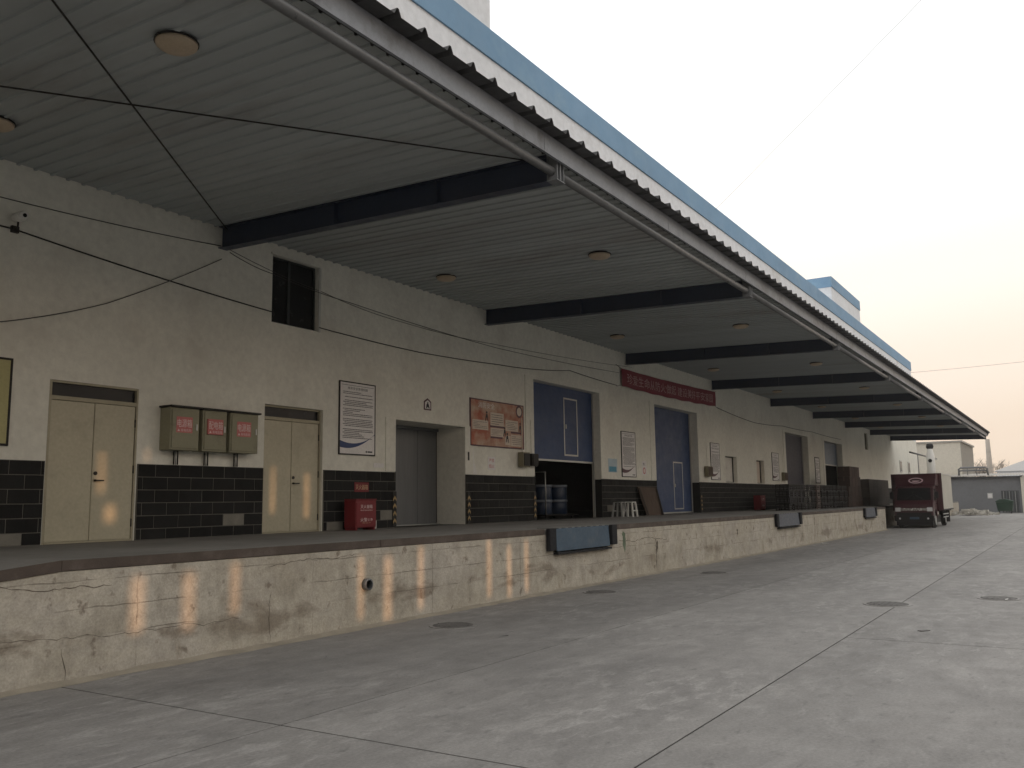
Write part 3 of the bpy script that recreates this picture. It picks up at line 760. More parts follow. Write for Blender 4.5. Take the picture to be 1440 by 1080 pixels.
print_lines(50.3, 51.1, 2.6, 3.7, y-.001, ink, t, 16, 9, .4)
# yellow board at the near end
t, y = board('notice_board', 'yellow notice board with dark frame left of the first cream door', 'notice board', 4.9, 6.36, 2.47, 3.66, yellow_board, rod_mat, .03)
print_lines(5.0, 6.24, 3.36, 3.39, y-.001, ink, t, 1, 5, .5); print_lines(5.1, 6.2, 3.45, 3.55, y-.001, ink, t, 1, 6, .6)
# fire safety picture board
t, y = board('safety_board', 'orange and red fire safety poster board with cream text panels', 'poster board', 17.16, 19.58, 2.98, 4.13, orange_print, plum_ink, .028)
lettering('消防安全', 17.85, y-.002, 3.99, .14, white_print, t, .72, name='title_lettering')
for i, (a, b, c, d_) in enumerate([(18.02,18.62,3.50,3.84),(18.02,18.62,3.24,3.46),(18.70,19.30,3.42,3.70),(18.95,19.48,3.04,3.34),(17.24,17.92,3.38,3.62),(18.68,18.93,3.06,3.30)]):
    q = MB(); q.box(a, b, y-.0025, y-.001, c, d_); pp = obj('text_panel', q, cream_print, t); print_lines(a+.04, b-.04, c+.03, d_-.03, y-.003, plum_ink if i % 2 else ink, t, 5, 20+i, .25)
for a, b, z in ((18.0,18.64,3.47),(18.02,18.55,3.20),(18.95,19.45,3.37)):
    q = MB(); q.box(a, b, y-.0035, y-.001, z, z+.045); obj('heading_bar', q, plum_ink, t)
q = MB(); q.ring((19.36,0,3.95), 'y', [.16,.16], [y-.003,y-.001], 24); obj('printed_disc', q, plum_ink, t); q = MB(); q.ring((19.36,0,3.95), 'y', [.11,.11], [y-.004,y-.001], 24); obj('printed_disc', q, cream_print, t)
for cx, cz in ((17.86,3.72),(19.40,3.54),(18.78,3.24),(18.66,3.38)):     # small printed figures
    q = MB(); q.ring((cx,0,cz+.10), 'y', [.03,.03], [y-.004,y-.001], 10); q.prism([(cx-.05,cz-.12),(cx-.01,cz-.02),(cx+.01,cz-.02),(cx+.04,cz-.12),(cx+.06,cz-.12),(cx+.03,cz+.06),(cx-.03,cz+.06),(cx-.07,cz-.1)], 'y', y-.004, y-.001); obj('printed_figure', q, ink, t)
# small posters and labels
def poster(name, label, x0, x1, z0, z1, m, lines=(), cat='sign'):
    o_ = thing(name, label, cat, ((x0+x1)/2, YW, z0)); q = MB(); q.box(x0, x1, YW-.006, YW-.001, z0, z1); obj('sheet', q, m, o_)
    for body, cx, cz, h, mm, wd in lines: lettering(body, cx, YW-.0075, cz, h, mm, o_, wd)
    return o_
poster('wall_plate', 'small white plate above the dark tiles left of the lift', 13.74, 14.05, 2.37, 2.46, white_print)
# red lettering stuck straight on the plaster
t = poster('no_smoking_notice', 'small notice with red lettering under the fire safety poster board', 17.92, 18.24, 2.42, 2.74, white_print, (('严禁', 18.08, 2.65, .09, red_print, .22), ('烟火', 18.08, 2.51, .09, red_print, .24)), 'notice')
t = poster('pest_notice', 'pale blue and white poster left of the plum-swoosh rules board', 24.54, 25.16, 2.50, 2.92, mat('pale_blue_print', (.42,.52,.58), .6))
q = MB(); q.box(24.60, 25.10, YW-.0085, YW-.006, 2.52, 2.68); obj('printed_band', q, mat('cyan_print', (.08,.28,.40), .6), t)
t = poster('warning_notice', 'small white and red notice left of the closed blue door', 27.05, 27.40, 2.45, 2.92, white_print, (('禁止', 27.22, 2.82, .09, ink, .2),), 'notice')
q = MB(); q.ring((27.22,0,2.60), 'y', [.11,.11], [YW-.0085,YW-.006], 20); obj('printed_disc', q, red_print, t); q = MB(); q.ring((27.22,0,2.60), 'y', [.075,.075], [YW-.0095,YW-.006], 20); obj('printed_disc', q, pink_white, t)
# hexagonal warning sign above the lift
t = thing('lift_notice', 'small red and white hexagonal sign above the lift', 'sign', (15.53, YW, 3.68)); r_ = .15
hx = [(15.53+r_*math.cos(RAD(90+60*k)), 3.81+r_*math.sin(RAD(90+60*k))) for k in range(6)]; hx[2] = (15.40, 3.69); hx[3] = (15.53, 3.69); hx[4] = (15.66, 3.69)
q = MB(); q.prism(hx, 'y', YW-.008, YW-.001); obj('sign_plate', q, plum_ink, t)
q = MB(); q.prism([(15.53+(a-15.53)*.74, 3.80+(b-3.80)*.74) for a, b in hx], 'y', YW-.011, YW-.006); obj('white_field', q, white_print, t)
q = MB(); q.ring((15.53,0,3.85), 'y', [.022,.022], [YW-.013,YW-.006], 10); q.prism([(15.47,3.73),(15.50,3.73),(15.53,3.77),(15.57,3.73),(15.60,3.73),(15.56,3.83),(15.49,3.83)], 'y', YW-.013, YW-.006); obj('printed_figure', q, ink, t)
# electrical cabinets
def cabinet(x0, x1, label, body, prot=0):
    z0, z1, dp = 2.51, 3.18, .26; t = thing('electrical_cabinet', label, 'electrical cabinet', ((x0+x1)/2, YW, z0), 'electrical cabinets beside the first door')
    q = MB(); q.box(x0, x1, YW-dp, YW-.002, z0, z1); obj('case', q, box_olive, t, .006, 1)
    q = MB(); q.box(x0-.025, x1+.025, YW-dp-.05, YW-.002, z1+.002, z1+.03); obj('rain_hood', q, rod_mat, t)
    q = MB(); q.box(x0+.025, x1-.025, YW-dp-.016, YW-dp-.001, z0+.03, z1-.03); dr = obj('cabinet_door', q, box_olive, t, .004, 1)
    q = MB(); q.box(x1-.075, x1-.05, YW-dp-.03, YW-dp-.016, z0+.32, z0+.42); obj('latch', q, alu, dr)
    cx, cz, yl = (x0+x1)/2-.02, z0+.40, YW-dp-.018-prot
    q = MB(); q.box(cx-.15, cx+.15, yl, YW-dp-.0165, cz-.125, cz+.125); lb = obj('warning_plate', q, red_print, t)
    lettering(body, cx, yl-.002, cz+.025, .13, pink_white, t, .27); lettering('▲ 有电危险', cx, yl-.002, cz-.085, .045, pink_white, t, .26)
    for dx in (-.035, 0, .035):
        q = MB(); q.tube([((x0+x1)/2+dx, YW-.06, 2.29), ((x0+x1)/2+dx, YW-.06, z0+.01)], .011, 8); obj('conduit', q, rod_mat if dx else alu, t)
cabinet(8.70, 9.24, 'olive electrical cabinet nearest the first cream double door', '电源箱')
cabinet(9.31, 9.79, 'narrow olive electrical cabinet in the middle of three', '配电箱', .03)
cabinet(9.86, 10.46, 'olive electrical cabinet nearest the second cream double door', '电源箱')
# extinguisher boxes and sign
t = poster('fire_sign', 'small red sign with gold lettering above the extinguisher box', 13.13, 13.55, 1.87, 2.06, fire_red, cat='sign')
t.location.y -= .042
lettering('灭火器箱', 13.34, YW-.042-.0075, 1.965, .10, gold_print, t, .36)
def fire_box(x0, x1, y0, y1, z1, label, detail=True):
    t = thing('extinguisher_box', label, 'extinguisher box', ((x0+x1)/2, (y0+y1)/2, ZD))
    q = MB(); q.box(x0, x1, y0, y1, ZD+.05, z1); obj('case', q, fire_red, t, .008, 1)
    for a in (x0+.02, x1-.06):
        q = MB(); q.box(a, a+.04, y0+.01, y1-.01, ZD, ZD+.05); obj('foot', q, fire_red, t)
    q = MB(); q.box(x0+.012, x1-.012, y0-.012, y0, ZD+.08, z1-.05); obj('front_panel', q, fire_red, t, .004, 1)
    q = MB(); q.box(x0-.008, x1+.008, y0-.018, y1, z1, z1+.018); obj('lid', q, fire_red, t, .004, 1)
    if detail:
        cx = (x0+x1)/2; lettering('灭火器箱', cx, y0-.014, z1-.13, .07, pink_white, t, .34); lettering('FIRE EXTINGUISHER BOX', cx, y0-.014, z1-.20, .022, pink_white, t, .34)
        lettering('火警119', cx, y0-.014, ZD+.20, .07, pink_white, t, .34); lettering('FIRE CALL 119', cx, y0-.014, ZD+.14, .02, gold_print, t, .22)
fire_box(12.70, 13.28, 11.62, 11.92, ZD+.58, 'red extinguisher box with white lettering beside the second cream door')
fire_box(38.1, 38.8, 11.55, 11.85, ZD+.62, 'red extinguisher box against the tiles near the crate stacks')
# meter boxes
def meter(x0, x1, z0, z1, label, m1, m2):
    t = thing('control_box', label, 'control box', ((x0+x1)/2, YW, z0), 'control boxes beside the big doors')
    q = MB(); q.box(x0, x1, YW-.18, YW-.023, z0, z1); obj('case', q, m1, t, .006, 1); q = MB(); q.box(x0+.03, x1-.03, YW-.20, YW-.18, z0+.03, z1-.03); obj('cover', q, m2, t, .004, 1)
    q = MB(); q.tube([((x0+x1)/2, YW-.05, z1), ((x0+x1)/2, YW-.05, z1+.9)], .009, 8); obj('conduit', q, plaster, t)
q = None
meter(19.28, 19.62, 2.52, 2.90, 'dark control box on the plaster left of the half-open roller door', dull_box, rod_mat)
meter(19.74, 20.06, 2.56, 2.88, 'black control box at the very edge of the half-open roller door', rod_mat, rod_mat)
meter(32.85, 33.35, 2.50, 2.90, 'brown control box right of the closed blue door', dull_box, brown_board)
meter(43.5, 44.0, 2.48, 2.88, 'brown control box left of the tall grey door', dull_box, brown_board)
# banner
t = thing('banner', 'long red cloth banner with faded pale lettering above the closed blue door', 'banner', (30, YW, 5.3))
n_ = 60; q = MB(); rb = random.Random(5)
def bz(u): return 5.85+.10*u-.035*math.sin(math.pi*u), 5.27+.08*u-.05*math.sin(math.pi*u)+.012*math.sin(u*40)
pts = []
for i in range(n_+1):
    u = i/n_; a, b = bz(u); x = 25.58+8.8*u; yy = YW-.05-.012*math.sin(u*31)-.01*math.sin(u*13+1); pts += [(x, yy, a), (x, yy-.012, (a+b)/2), (x, yy, b)]
for i in range(n_):
    for k_ in (0, 1): q.f.append((i*3+k_, i*3+k_+1, i*3+k_+4, i*3+k_+3)); q.sm.append(True)
q.v = pts; obj('cloth', q, banner_red, t)
me = text_mesh('珍爱生命从防火做起 建设美好平安家园', .34, 8.1)
for v in me.vertices:
    u = (v.co.x+4.4)/8.8; a, b = bz(u); v.co.z += (a+b)/2-5.56; v.co.y = -.013*math.sin(u*31)-.01*math.sin(u*13+1)
link('lettering', me, banner_text, t, Vector((29.98, YW-.068, 5.56))-rootloc(t))
for p, e in (((25.6, YW-.05, 5.84), (25.3, YW, 5.95)), ((25.6, YW-.05, 5.3), (25.3, YW, 5.25)), ((34.36, YW-.05, 5.93), (34.6, YW, 6.0)), ((34.36, YW-.05, 5.37), (34.6, YW, 5.33))):
    q = MB(); q.tube([p, e], .006, 6); obj('tie_cord', q, rod_mat, t)
# white patch with cable box left of the roller door
q = MB(); q.prism([(17.02,2.30),(17.02,3.0),(17.30,2.95),(17.34,2.6),(17.48,2.30)], 'y', YW-.004, YW-.0005); o_ = obj('plaster_patch', q, plastic_white, wh)
t = thing('call_panel', 'narrow black lift call panel on white patch beside the lift', 'call panel', (17.08, YW, 2.35)); q = MB(); q.box(17.05, 17.11, YW-.03, YW-.005, 2.62, 2.82); obj('panel', q, rod_mat, t, .004, 1)
for zz in (2.45, 2.9):
    q = MB(); q.ring((17.08,0,zz), 'y', [.02,.02], [YW-.02,YW-.005], 10); obj('button', q, rod_mat, t)
# security camera
t = thing('security_camera', 'small white security camera on the wall at the near end', 'security camera', (6.25, YW, 5.5))
q = MB(); q.ring((6.25,0,5.60), 'y', [.05,.05,.065,.065,.05], [YW-.30,YW-.28,YW-.27,YW-.08,YW-.06], 18); obj('housing', q, plastic_white, t)
q = MB(); q.ring((6.25,0,5.60), 'y', [.028,.028], [YW-.306,YW-.299], 14); obj('lens', q, dark_glass, t)
q = MB(); q.tube([(6.25,YW-.14,5.54),(6.27,YW-.10,5.48),(6.27,YW-.0,5.46)], .014, 8); q.box(6.22, 6.32, YW-.05, YW-.001, 5.41, 5.50); obj('bracket', q, rod_mat, t)
# cables on the wall
def cable(label, pts, r=.01, sag=0.0, y=YW-.018, nseg=8, m=None, cat='cable'):
    P_ = []
    for (x0, z0), (x1, z1) in zip(pts[:-1], pts[1:]):
        for k_ in range(nseg): u = k_/nseg; P_.append((x0+(x1-x0)*u, y, z0+(z1-z0)*u-sag*4*u*(1-u)))
    P_.append((pts[-1][0], y, pts[-1][1])); q = MB(); q.tube(P_, r, 6); return tag(obj('cable', q, m or cable_mat, None), label, cat)
cable('black cable running from the camera across the wall to the window', [(2.0,5.52),(6.27,5.46),(8.6,5.26),(10.93,5.12)], .011, .01, m=rod_mat)
cable('grey cable sagging from the window past the roller door to the banner', [(12.12,5.02),(15.2,4.96),(18.4,5.08),(20.4,5.19),(22.16,5.38),(25.3,5.27)], .010, .015)
cable('thin cable running on from the banner end towards the far doors', [(34.6,5.33),(39.5,5.05),(44.2,5.2),(50,5.25),(57,5.2)], .012, .03)
cable('thin cable stretched along the wall top to the first beam end', [(2.0,5.62),(6.06,5.86),(9.75,6.07)], .007, .03)
cable('slack cable drooping from the first beam end across the near wall', [(3.0,3.75),(6.17,4.14),(7.7,4.68),(9.77,5.84)], .007, .03, y=YW-.03)
cable('pair of thin wires running off the first beam behind the window top', [(9.95,6.0),(10.9,5.83),(13.0,5.67),(18.4,5.5),(25.5,5.7)], .006, .03)
cable('second thin wire looping from the first beam towards the banner', [(9.95,6.05),(12.2,5.74),(14.5,5.55),(18.2,5.58),(26.5,6.0)], .005, .04, y=YW-.012)

# ------------------------------------------------------------------ things on the dock
def stool(x, y, label, m):
    t = thing('plastic_stool', label, 'stool', (x, y, ZD), 'plastic stools by the roller door'); h = .46
    q = MB(); q.box(x-.15, x+.15, y-.15, y+.15, ZD+h-.03, ZD+h); obj('seat', q, m, t, .012, 2)
    for sx in (-1, 1):
        for sy in (-1, 1):
            q = MB(); ax, ay, bx_, by = x+sx*.12, y+sy*.12, x+sx*.165, y+sy*.165; w_ = .022
            q.hexa([(bx_-w_,by-w_,ZD),(bx_+w_,by-w_,ZD),(bx_+w_,by+w_,ZD),(bx_-w_,by+w_,ZD),(ax-w_,ay-w_,ZD+h-.03),(ax+w_,ay-w_,ZD+h-.03),(ax+w_,ay+w_,ZD+h-.03),(ax-w_,ay+w_,ZD+h-.03)]); obj('leg', q, m, t)
    q = MB(); z = ZD+.17; e = .165; q.box(x-e, x+e, y-e-.01, y-e+.01, z, z+.035); q.box(x-e, x+e, y+e-.01, y+e+.01, z, z+.035); obj('stretcher', q, m, t)
stool(25.00, 11.62, 'white plastic stool standing beside the grey stool', plastic_white)
stool(24.52, 11.75, 'grey plastic stool between the white stool and the roller door', plastic_grey)
t = thing('leaning_board', 'dark brown board leaning on the tiles left of the closed blue door', 'board', (27.2, 11.85, ZD))
q = MB(); q.hexa([(26.65,11.78,ZD),(28.0,11.82,ZD),(28.0,11.85,ZD),(26.65,11.81,ZD),(26.45,12.00,ZD+.93),(28.0,12.02,ZD+.92),(28.0,12.05,ZD+.92),(26.45,12.03,ZD+.93)]); obj('panel', q, brown_board, t)
for xb_, xt_ in ((26.70, 26.50), (27.90, 27.90)):
    q = MB(); q.hexa([(xb_,11.765,ZD+.01),(xb_+.08,11.765,ZD+.01),(xb_+.08,11.785,ZD+.01),(xb_,11.785,ZD+.01),(xt_,11.982,ZD+.90),(xt_+.08,11.982,ZD+.90),(xt_+.08,12.0,ZD+.90),(xt_,12.0,ZD+.90)]); obj('batten', q, carton_dark, t)
q = MB(); q.box(13.62, 13.72, 11.98, 12.04, ZD, ZD+.17); tag(obj('door_stop', q, alu, None, .01, 1), 'small grey metal block on the floor by the lift corner', 'door stop')
# drums on a hand trolley inside the roller door
def drum(x, y, label):
    t = thing('drum', label, 'drum', (x, y, ZD+.12), 'drums inside the roller door'); z = ZD+.12
    q = MB(); q.ring((x,y,z), 'z', [.26,.285,.285,.27,.285,.285,.26], [0,.02,.30,.33,.36,.82,.86], 24); obj('barrel', q, drum_blue, t)
    for zz in (.36, .80):
        q = MB(); q.ring((x,y,z+zz), 'z', [.29,.30,.30,.29], [0,.012,.06,.072], 24, True, True); obj('hoop', q, drum_ring, t)
drum(22.55, 13.3, 'blue drum with pale hoops on the trolley, next to the door jamb'); drum(23.55, 13.35, 'blue drum with pale hoops on the trolley, farther inside')
t = thing('hand_trolley', 'dark hand trolley carrying the drums inside the roller door', 'trolley', (23.0, 13.3, ZD))
q = MB(); q.box(22.1, 24.0, 12.9, 13.75, ZD+.09, ZD+.118); obj('platform', q, rod_mat, t)
for x in (22.3, 23.8):
    for y in (13.0, 13.65):
        q = MB(); q.ring((x,y,ZD+.045), 'y', [.045,.045], [-.02,.02], 14); obj('wheel', q, black_rubber, t)
q = MB(); q.tube([(22.15,12.95,ZD+.118),(22.15,12.95,ZD+1.35),(22.15,13.7,ZD+1.35),(22.15,13.7,ZD+.118)], .02, 8); obj('push_handle', q, alu, t)
# crate stacks
def crate_mesh(w=.56, d=.56, h=.265):
    q = MB()
    for sx in (-1, 1):
        for sy in (-1, 1): q.box(sx*w/2-.03*(sx > 0), sx*w/2+.03*(sx < 0), sy*d/2-.03*(sy > 0), sy*d/2+.03*(sy < 0), 0, h)
    for sy in (-1, 1):
        for z0, z1 in ((.01,.05),(.10,.125),(.17,.195),(.225,.262)): q.box(-w/2+.03, w/2-.03, sy*(d/2-.009)-.007, sy*(d/2-.009)+.007, z0, z1)
    for sx in (-1, 1):
        for z0, z1 in ((.01,.05),(.10,.125),(.17,.195),(.225,.262)): q.box(sx*(w/2-.009)-.007, sx*(w/2-.009)+.007, -d/2+.03, d/2-.03, z0, z1)
    q.box(-w/2+.03, w/2-.03, -d/2+.03, d/2-.03, .01, .03)
    return q.mesh('crate')
cme = crate_mesh(); cme.materials.append(crate_mat); rc = random.Random(21)
LAY = ['bottom', 'second', 'third', 'top']
def stacks(x0, n, y, where, m=None, ref=''):
    for i in range(n):
        for k_ in range(4):
            o = link('crate', cme, None, None, (x0+.60*i+rc.uniform(-.015,.015), y+rc.uniform(-.03,.03), ZD+.268*k_+.001), rc.uniform(-.03,.03))
            if m: o.material_slots[0].link = 'OBJECT'; o.material_slots[0].material = m
            c_ = i+1 if ref.endswith('cartons') else n-i
            lab = '%s slatted crate, %s layer, %s' % ('pale' if m else 'dark', LAY[k_], ref if m else 'stack %s %s' % (['one','two','three','four','five','six','seven','eight','nine'][n-i-1], ref))
            tag(o, lab, 'crate', where)
stacks(36.55, 7, 10.1, 'dark crates before the tall grey door', None, 'left of the pale stack')
stacks(40.95, 1, 10.05, 'pale crates', crate_pale, 'the single pale stack')
stacks(41.7, 9, 10.05, 'dark crates before the far doorway', None, 'left of the tall cartons')
# cartons
def crt(x0, x1, y0, y1, z0, z1, m, label, group):
    t = thing('carton', label, 'carton', ((x0+x1)/2, (y0+y1)/2, z0), group)
    q = MB(); q.box(x0, x1, y0, y1, z0, z1-.004); obj('box_body', q, m, t, .008, 1)
    q = MB(); q.box(x0-.001, x1+.001, (y0+y1)/2-.03, (y0+y1)/2+.03, z0+(z1-z0)*.55, z1-.002); obj('tape', q, brown_board, t)
z = ZD
for k_, (a, b) in enumerate(((47.9,51.5),(48.1,51.3),(48.5,51.2),(48.6,51.0))):
    for j in range(4):
        w_ = (b-a)/4; crt(a+w_*j+.01, a+w_*(j+1)-.01, 9.95, 10.55, z+.53*k_, z+.53*(k_+1), carton, 'brown carton, tall stack, %s layer up, %s along from the crates' % (ordn[k_], ordn[j]), 'tall carton stack, %s layer' % ordn[k_])
for k_ in range(3):
    for j in range(5): crt(52.2+1.2*j, 53.36+1.2*j, 9.7, 10.7, z+.5*k_, z+.5*(k_+1), carton_dark, 'dark carton, low stack, %s layer up, %s along from the tall cartons' % (ordn[k_], ordn[j]), 'low carton stack, %s layer' % ordn[k_])

# ------------------------------------------------------------------ truck
T = thing('box_truck', 'maroon box truck with cream cargo box parked against the dock', 'truck', (53, 7.2, 0))
cy0, cy1 = 6.28, 8.12
side = [(50.02,.42),(50.0,.62),(50.06,1.22),(50.28,1.42),(50.62,2.08),(50.85,2.17),(51.72,2.17),(51.72,.55),(51.5,.52),(51.4,.78),(51.15,.92),(50.85,.92),(50.62,.80),(50.52,.50)]
q = MB(); q.prism(side, 'y', cy0, cy1); obj('cab', q, truck_red, T, .03, 2)
q = MB(); q.hexa([(50.255,cy0+.10,1.44),(50.255,cy1-.10,1.44),(50.30,cy1-.10,1.44),(50.30,cy0+.10,1.44),(50.585,cy0+.14,2.06),(50.585,cy1-.14,2.06),(50.63,cy1-.14,2.06),(50.63,cy0+.14,2.06)]); ws = obj('windshield', q, dark_glass, T)
for yy in (cy0-.004, cy1-.002):
    q = MB(); q.prism([(50.48,1.42),(50.78,2.02),(51.45,2.02),(51.45,1.42)], 'y', yy, yy+.006); obj('side_window', q, dark_glass, T)
q = MB(); q.box(50.72, 51.5, cy0-.006, cy0-.001, 1.36, 1.385); dr = obj('door_line', q, truck_dark, T); q = MB(); q.box(51.25, 51.42, cy0-.03, cy0-.006, 1.24, 1.28); obj('door_handle', q, truck_dark, dr)
q = MB(); q.box(49.99, 50.03, cy0+.30, cy1-.30, .90, 1.03)
for zz in (.92, .965, 1.0): q.box(49.972, 49.99, cy0+.32, cy1-.32, zz, zz+.014)
obj('grille', q, chrome, T)
for a, b in ((cy0+.03, cy0+.29), (cy1-.29, cy1-.03)):
    q = MB(); q.hexa([(49.985,a,.86),(49.985,b,.86),(50.06,b,.86),(50.06,a,.86),(50.01,a,1.06),(50.01,b,1.06),(50.08,b,1.06),(50.08,a,1.06)]); obj('headlight', q, lens, T, .01, 1)
q = MB(); q.box(49.90, 50.12, cy0-.02, cy1+.02, .36, .66); bm_ = obj('bumper', q, truck_dark, T, .03, 2)
q = MB(); q.box(50.05, 50.35, cy0+.05, cy1-.05, .14, .355); obj('underrun_bar', q, truck_dark, bm_)
q = MB(); q.box(50.6, 56.0, 6.5, 7.9, .22, .59); obj('underbody', q, truck_dark, T)
q = MB(); q.box(49.893, 49.90, 6.95, 7.40, .46, .58); obj('number_plate', q, leveller_blue, bm_)
for yy in (cy0+.25, cy1-.25):
    q = MB(); q.ring((49.9,yy,.50), 'x', [.05,.05], [-.01,.01], 14); obj('fog_lamp', q, lens, bm_)
q = MB(); q.box(50.0, 50.06, cy0+.1, cy1-.1, .66, .80); obj('lower_intake', q, truck_dark, T)
for s_, yy in ((-1, cy0), (1, cy1)):
    q = MB(); q.tube([(50.55,yy,1.95),(50.40,yy+s_*.16,1.93),(50.40,yy+s_*.16,1.45),(50.55,yy,1.40)], .012, 6); mi = obj('mirror_arm', q, truck_dark, T)
    q = MB(); q.box(50.36, 50.43, yy+s_*.16-.09, yy+s_*.16+.09, 1.52, 1.86); obj('mirror', q, truck_dark, mi, .015, 2)
for yy, s_ in ((cy0+.25, 1), (cy1-.25, -1)):
    q = MB(); q.tube([(50.24,yy+s_*.2,1.455),(50.40,yy+s_*.75,1.80)], .008, 6); obj('wiper', q, truck_dark, ws)
# wind deflector and box
q = MB(); q.hexa([(50.92,cy0-.05,2.175),(50.92,cy1+.05,2.175),(51.85,cy1+.12,2.175),(51.85,cy0-.12,2.175),(51.28,cy0-.10,2.78),(51.28,cy1+.10,2.78),(51.85,cy1+.14,2.78),(51.85,cy0-.14,2.78)]); de = obj('wind_deflector', q, truck_red, T, .03, 2)
q = MB(); n_ = 32; ce = (51.06, 7.12, 2.50)
def em(r0y, r0z, r1y, r1z, a0, a1, n_):
    q = MB()
    for i in range(n_+1):
        a = a0+(a1-a0)*i/n_
        for ry, rz in ((r0y, r0z), (r1y, r1z)):
            dz = math.sin(a)*rz; q.v.append((51.06+dz*.595-.022, 7.15+math.cos(a)*ry, 2.46+dz))
    for i in range(n_): q.f.append((2*i, 2*i+1, 2*i+3, 2*i+2)); q.sm.append(False)
    return q
obj('emblem_ring', em(.36, .15, .29, .105, 0, 2*math.pi, 32), emblem_mat, de)
obj('emblem_arch', em(.20, .07, .10, .0, math.pi*1.05, math.pi*1.95, 14), emblem_mat, de)
q = MB(); q.box(51.9, 56.3, 6.02, 8.48, .90, 2.82); bx_ = obj('cargo_box', q, truck_box, T, .015, 1)
q = MB(); q.box(51.88, 51.9, 6.00, 8.50, .88, 2.84); obj('box_front', q, truck_red, bx_)
for xx in np.arange(52.3, 56.2, .48):
    q = MB(); q.box(xx, xx+.05, 6.008, 6.02, .98, 2.76); obj('box_rib', q, truck_box, bx_)
for zz in (.90, 2.78):
    q = MB(); q.box(51.9, 56.3, 6.0, 6.02, zz-.02, zz+.05); obj('box_rail', q, alu if zz > 2 else truck_dark, bx_)
q = MB(); q.box(50.6, 56.2, 6.85, 6.97, .60, .88); q.box(50.6, 56.2, 7.45, 7.57, .60, .88)
for xx in (52.2, 53.4, 54.6, 55.9): q.box(xx, xx+.08, 6.1, 8.4, .82, .898)
obj('chassis', q, truck_dark, T)
for zz in (.50, .66):
    q = MB(); q.box(52.2, 54.3, 6.06, 6.09, zz, zz+.05); obj('side_guard', q, alu, T)
for xx in (52.3, 53.3, 54.2):
    q = MB(); q.box(xx, xx+.05, 6.09, 6.13, .48, .90); obj('guard_post', q, truck_dark, T)
def wheel(x, y, wd=.22):
    q = MB(); q.ring((x,y,.39), 'y', [.25,.36,.39,.39,.36,.25], [-wd/2,-wd/2,-wd/2+.03,wd/2-.03,wd/2,wd/2], 28); wl = obj('tyre', q, tyre_mat, T)
    q = MB(); q.ring((x,y,.39), 'y', [.24,.24,.10,.10], [-wd/2-.008,-wd/2+.02,-wd/2+.03,-wd/2-.02], 24, False); obj('rim', q, alu, wl)
for x in (51.0, 55.1):
    for y in (6.42, 7.98): wheel(x, y)
q = MB(); q.box(54.6, 55.6, 6.1, 6.75, .83, .86); q.box(55.62, 55.65, 6.15, 6.7, .2, .84); obj('mudguard', q, truck_dark, T)

# ------------------------------------------------------------------ far end of the yard
sh = thing('shed', 'low grey shed with corrugated roof at the far end of the yard', 'shed', (97, 7.4, 0))
q = MB(); q.box(95, 101, 4.35, 13.0, 0, 3.30); obj('wall', q, shed_mat, sh)
q = MB(); pr = []
yy = 4.1
while yy < 13.3: pr += [(yy, .0), (yy+.12, .09), (yy+.24, .0)]; yy += .24
for X_, z in ((94.6, 3.42), (101.4, 3.78)): q.v += [(X_, u, z+v) for u, v in pr]
for i in range(len(pr)-1): q.f.append((i, i+1, len(pr)+i+1, len(pr)+i)); q.sm.append(False)
obj('roof', q, clad_side, sh)
q = MB(); q.box(94.7, 94.98, 4.2, 13.0, 3.30, 3.40); obj('fascia', q, shed_door, sh)
q = MB(); q.box(94.96, 95.02, 4.55, 6.0, .0, 2.05); gate = obj('door', q, shed_door, sh)
for k_ in range(6): q = MB(); q.box(94.94, 94.96, 4.6+.24*k_, 4.63+.24*k_, .05, 2.0); obj('door_bar', q, alu if k_ % 2 else shed_mat, gate)
q = MB(); q.box(94.97, 95.01, 6.72, 7.16, 1.35, 1.85); wn = obj('window_frame', q, trim_white, sh); q = MB(); q.box(94.96, 94.97, 6.78, 7.1, 1.42, 1.78); obj('pane', q, white_print, wn)
# pipe loop on the shed roof
t = thing('roof_pipe', 'grey pipe loop standing on the shed roof', 'pipe', (97, 8.2, 3.5))
for zz, r in ((4.33, .09), (4.05, .07)):
    q = MB(); q.tube([(96.3,9.55,3.55),(96.3,9.55,zz-.12),(96.3,9.40,zz),(96.3,7.3,zz),(96.3,7.1,zz-.12),(96.3,7.05,3.55)], r, 10); obj('pipe', q, pipe_grey, t)
for y in (8.8, 8.0):
    q = MB(); q.box(96.25, 96.35, y-.03, y+.03, 3.55, 4.3); obj('support', q, pipe_grey, t)
# white wall right of the shed
q = MB(); q.box(94.8, 95.1, -6, 4.33, 0, 3.45); tag(obj('boundary_wall', q, clad_cream), 'pale boundary wall joining the right end of the grey shed', 'wall')
# wheelie bin
B = thing('waste_bin', 'green wheeled waste bin standing before the shed door', 'waste bin', (91.6, 5.5, 0))
q = MB(); q.hexa([(91.25,5.0,.22),(91.25,6.15,.22),(92.0,6.15,.22),(92.0,5.0,.22),(91.05,4.9,1.02),(91.05,6.25,1.02),(92.15,6.25,1.02),(92.15,4.9,1.02)]); obj('tub', q, bin_green, B, .02, 1)
q = MB(); q.prism([(4.86,1.03),(6.29,1.03),(6.29,1.10),(5.95,1.28),(5.5,1.30),(4.86,1.10)], 'x', 91.0, 92.2); obj('lid', q, bin_green, B, .02, 1)
for x in (91.35, 91.9):
    for y in (5.1, 6.05): q = MB(); q.ring((x,y,.1), 'y', [.1,.1], [-.03,.03], 14); q.box(x-.03, x+.03, y-.02, y+.02, .1, .24); obj('wheel', q, black_rubber, B)
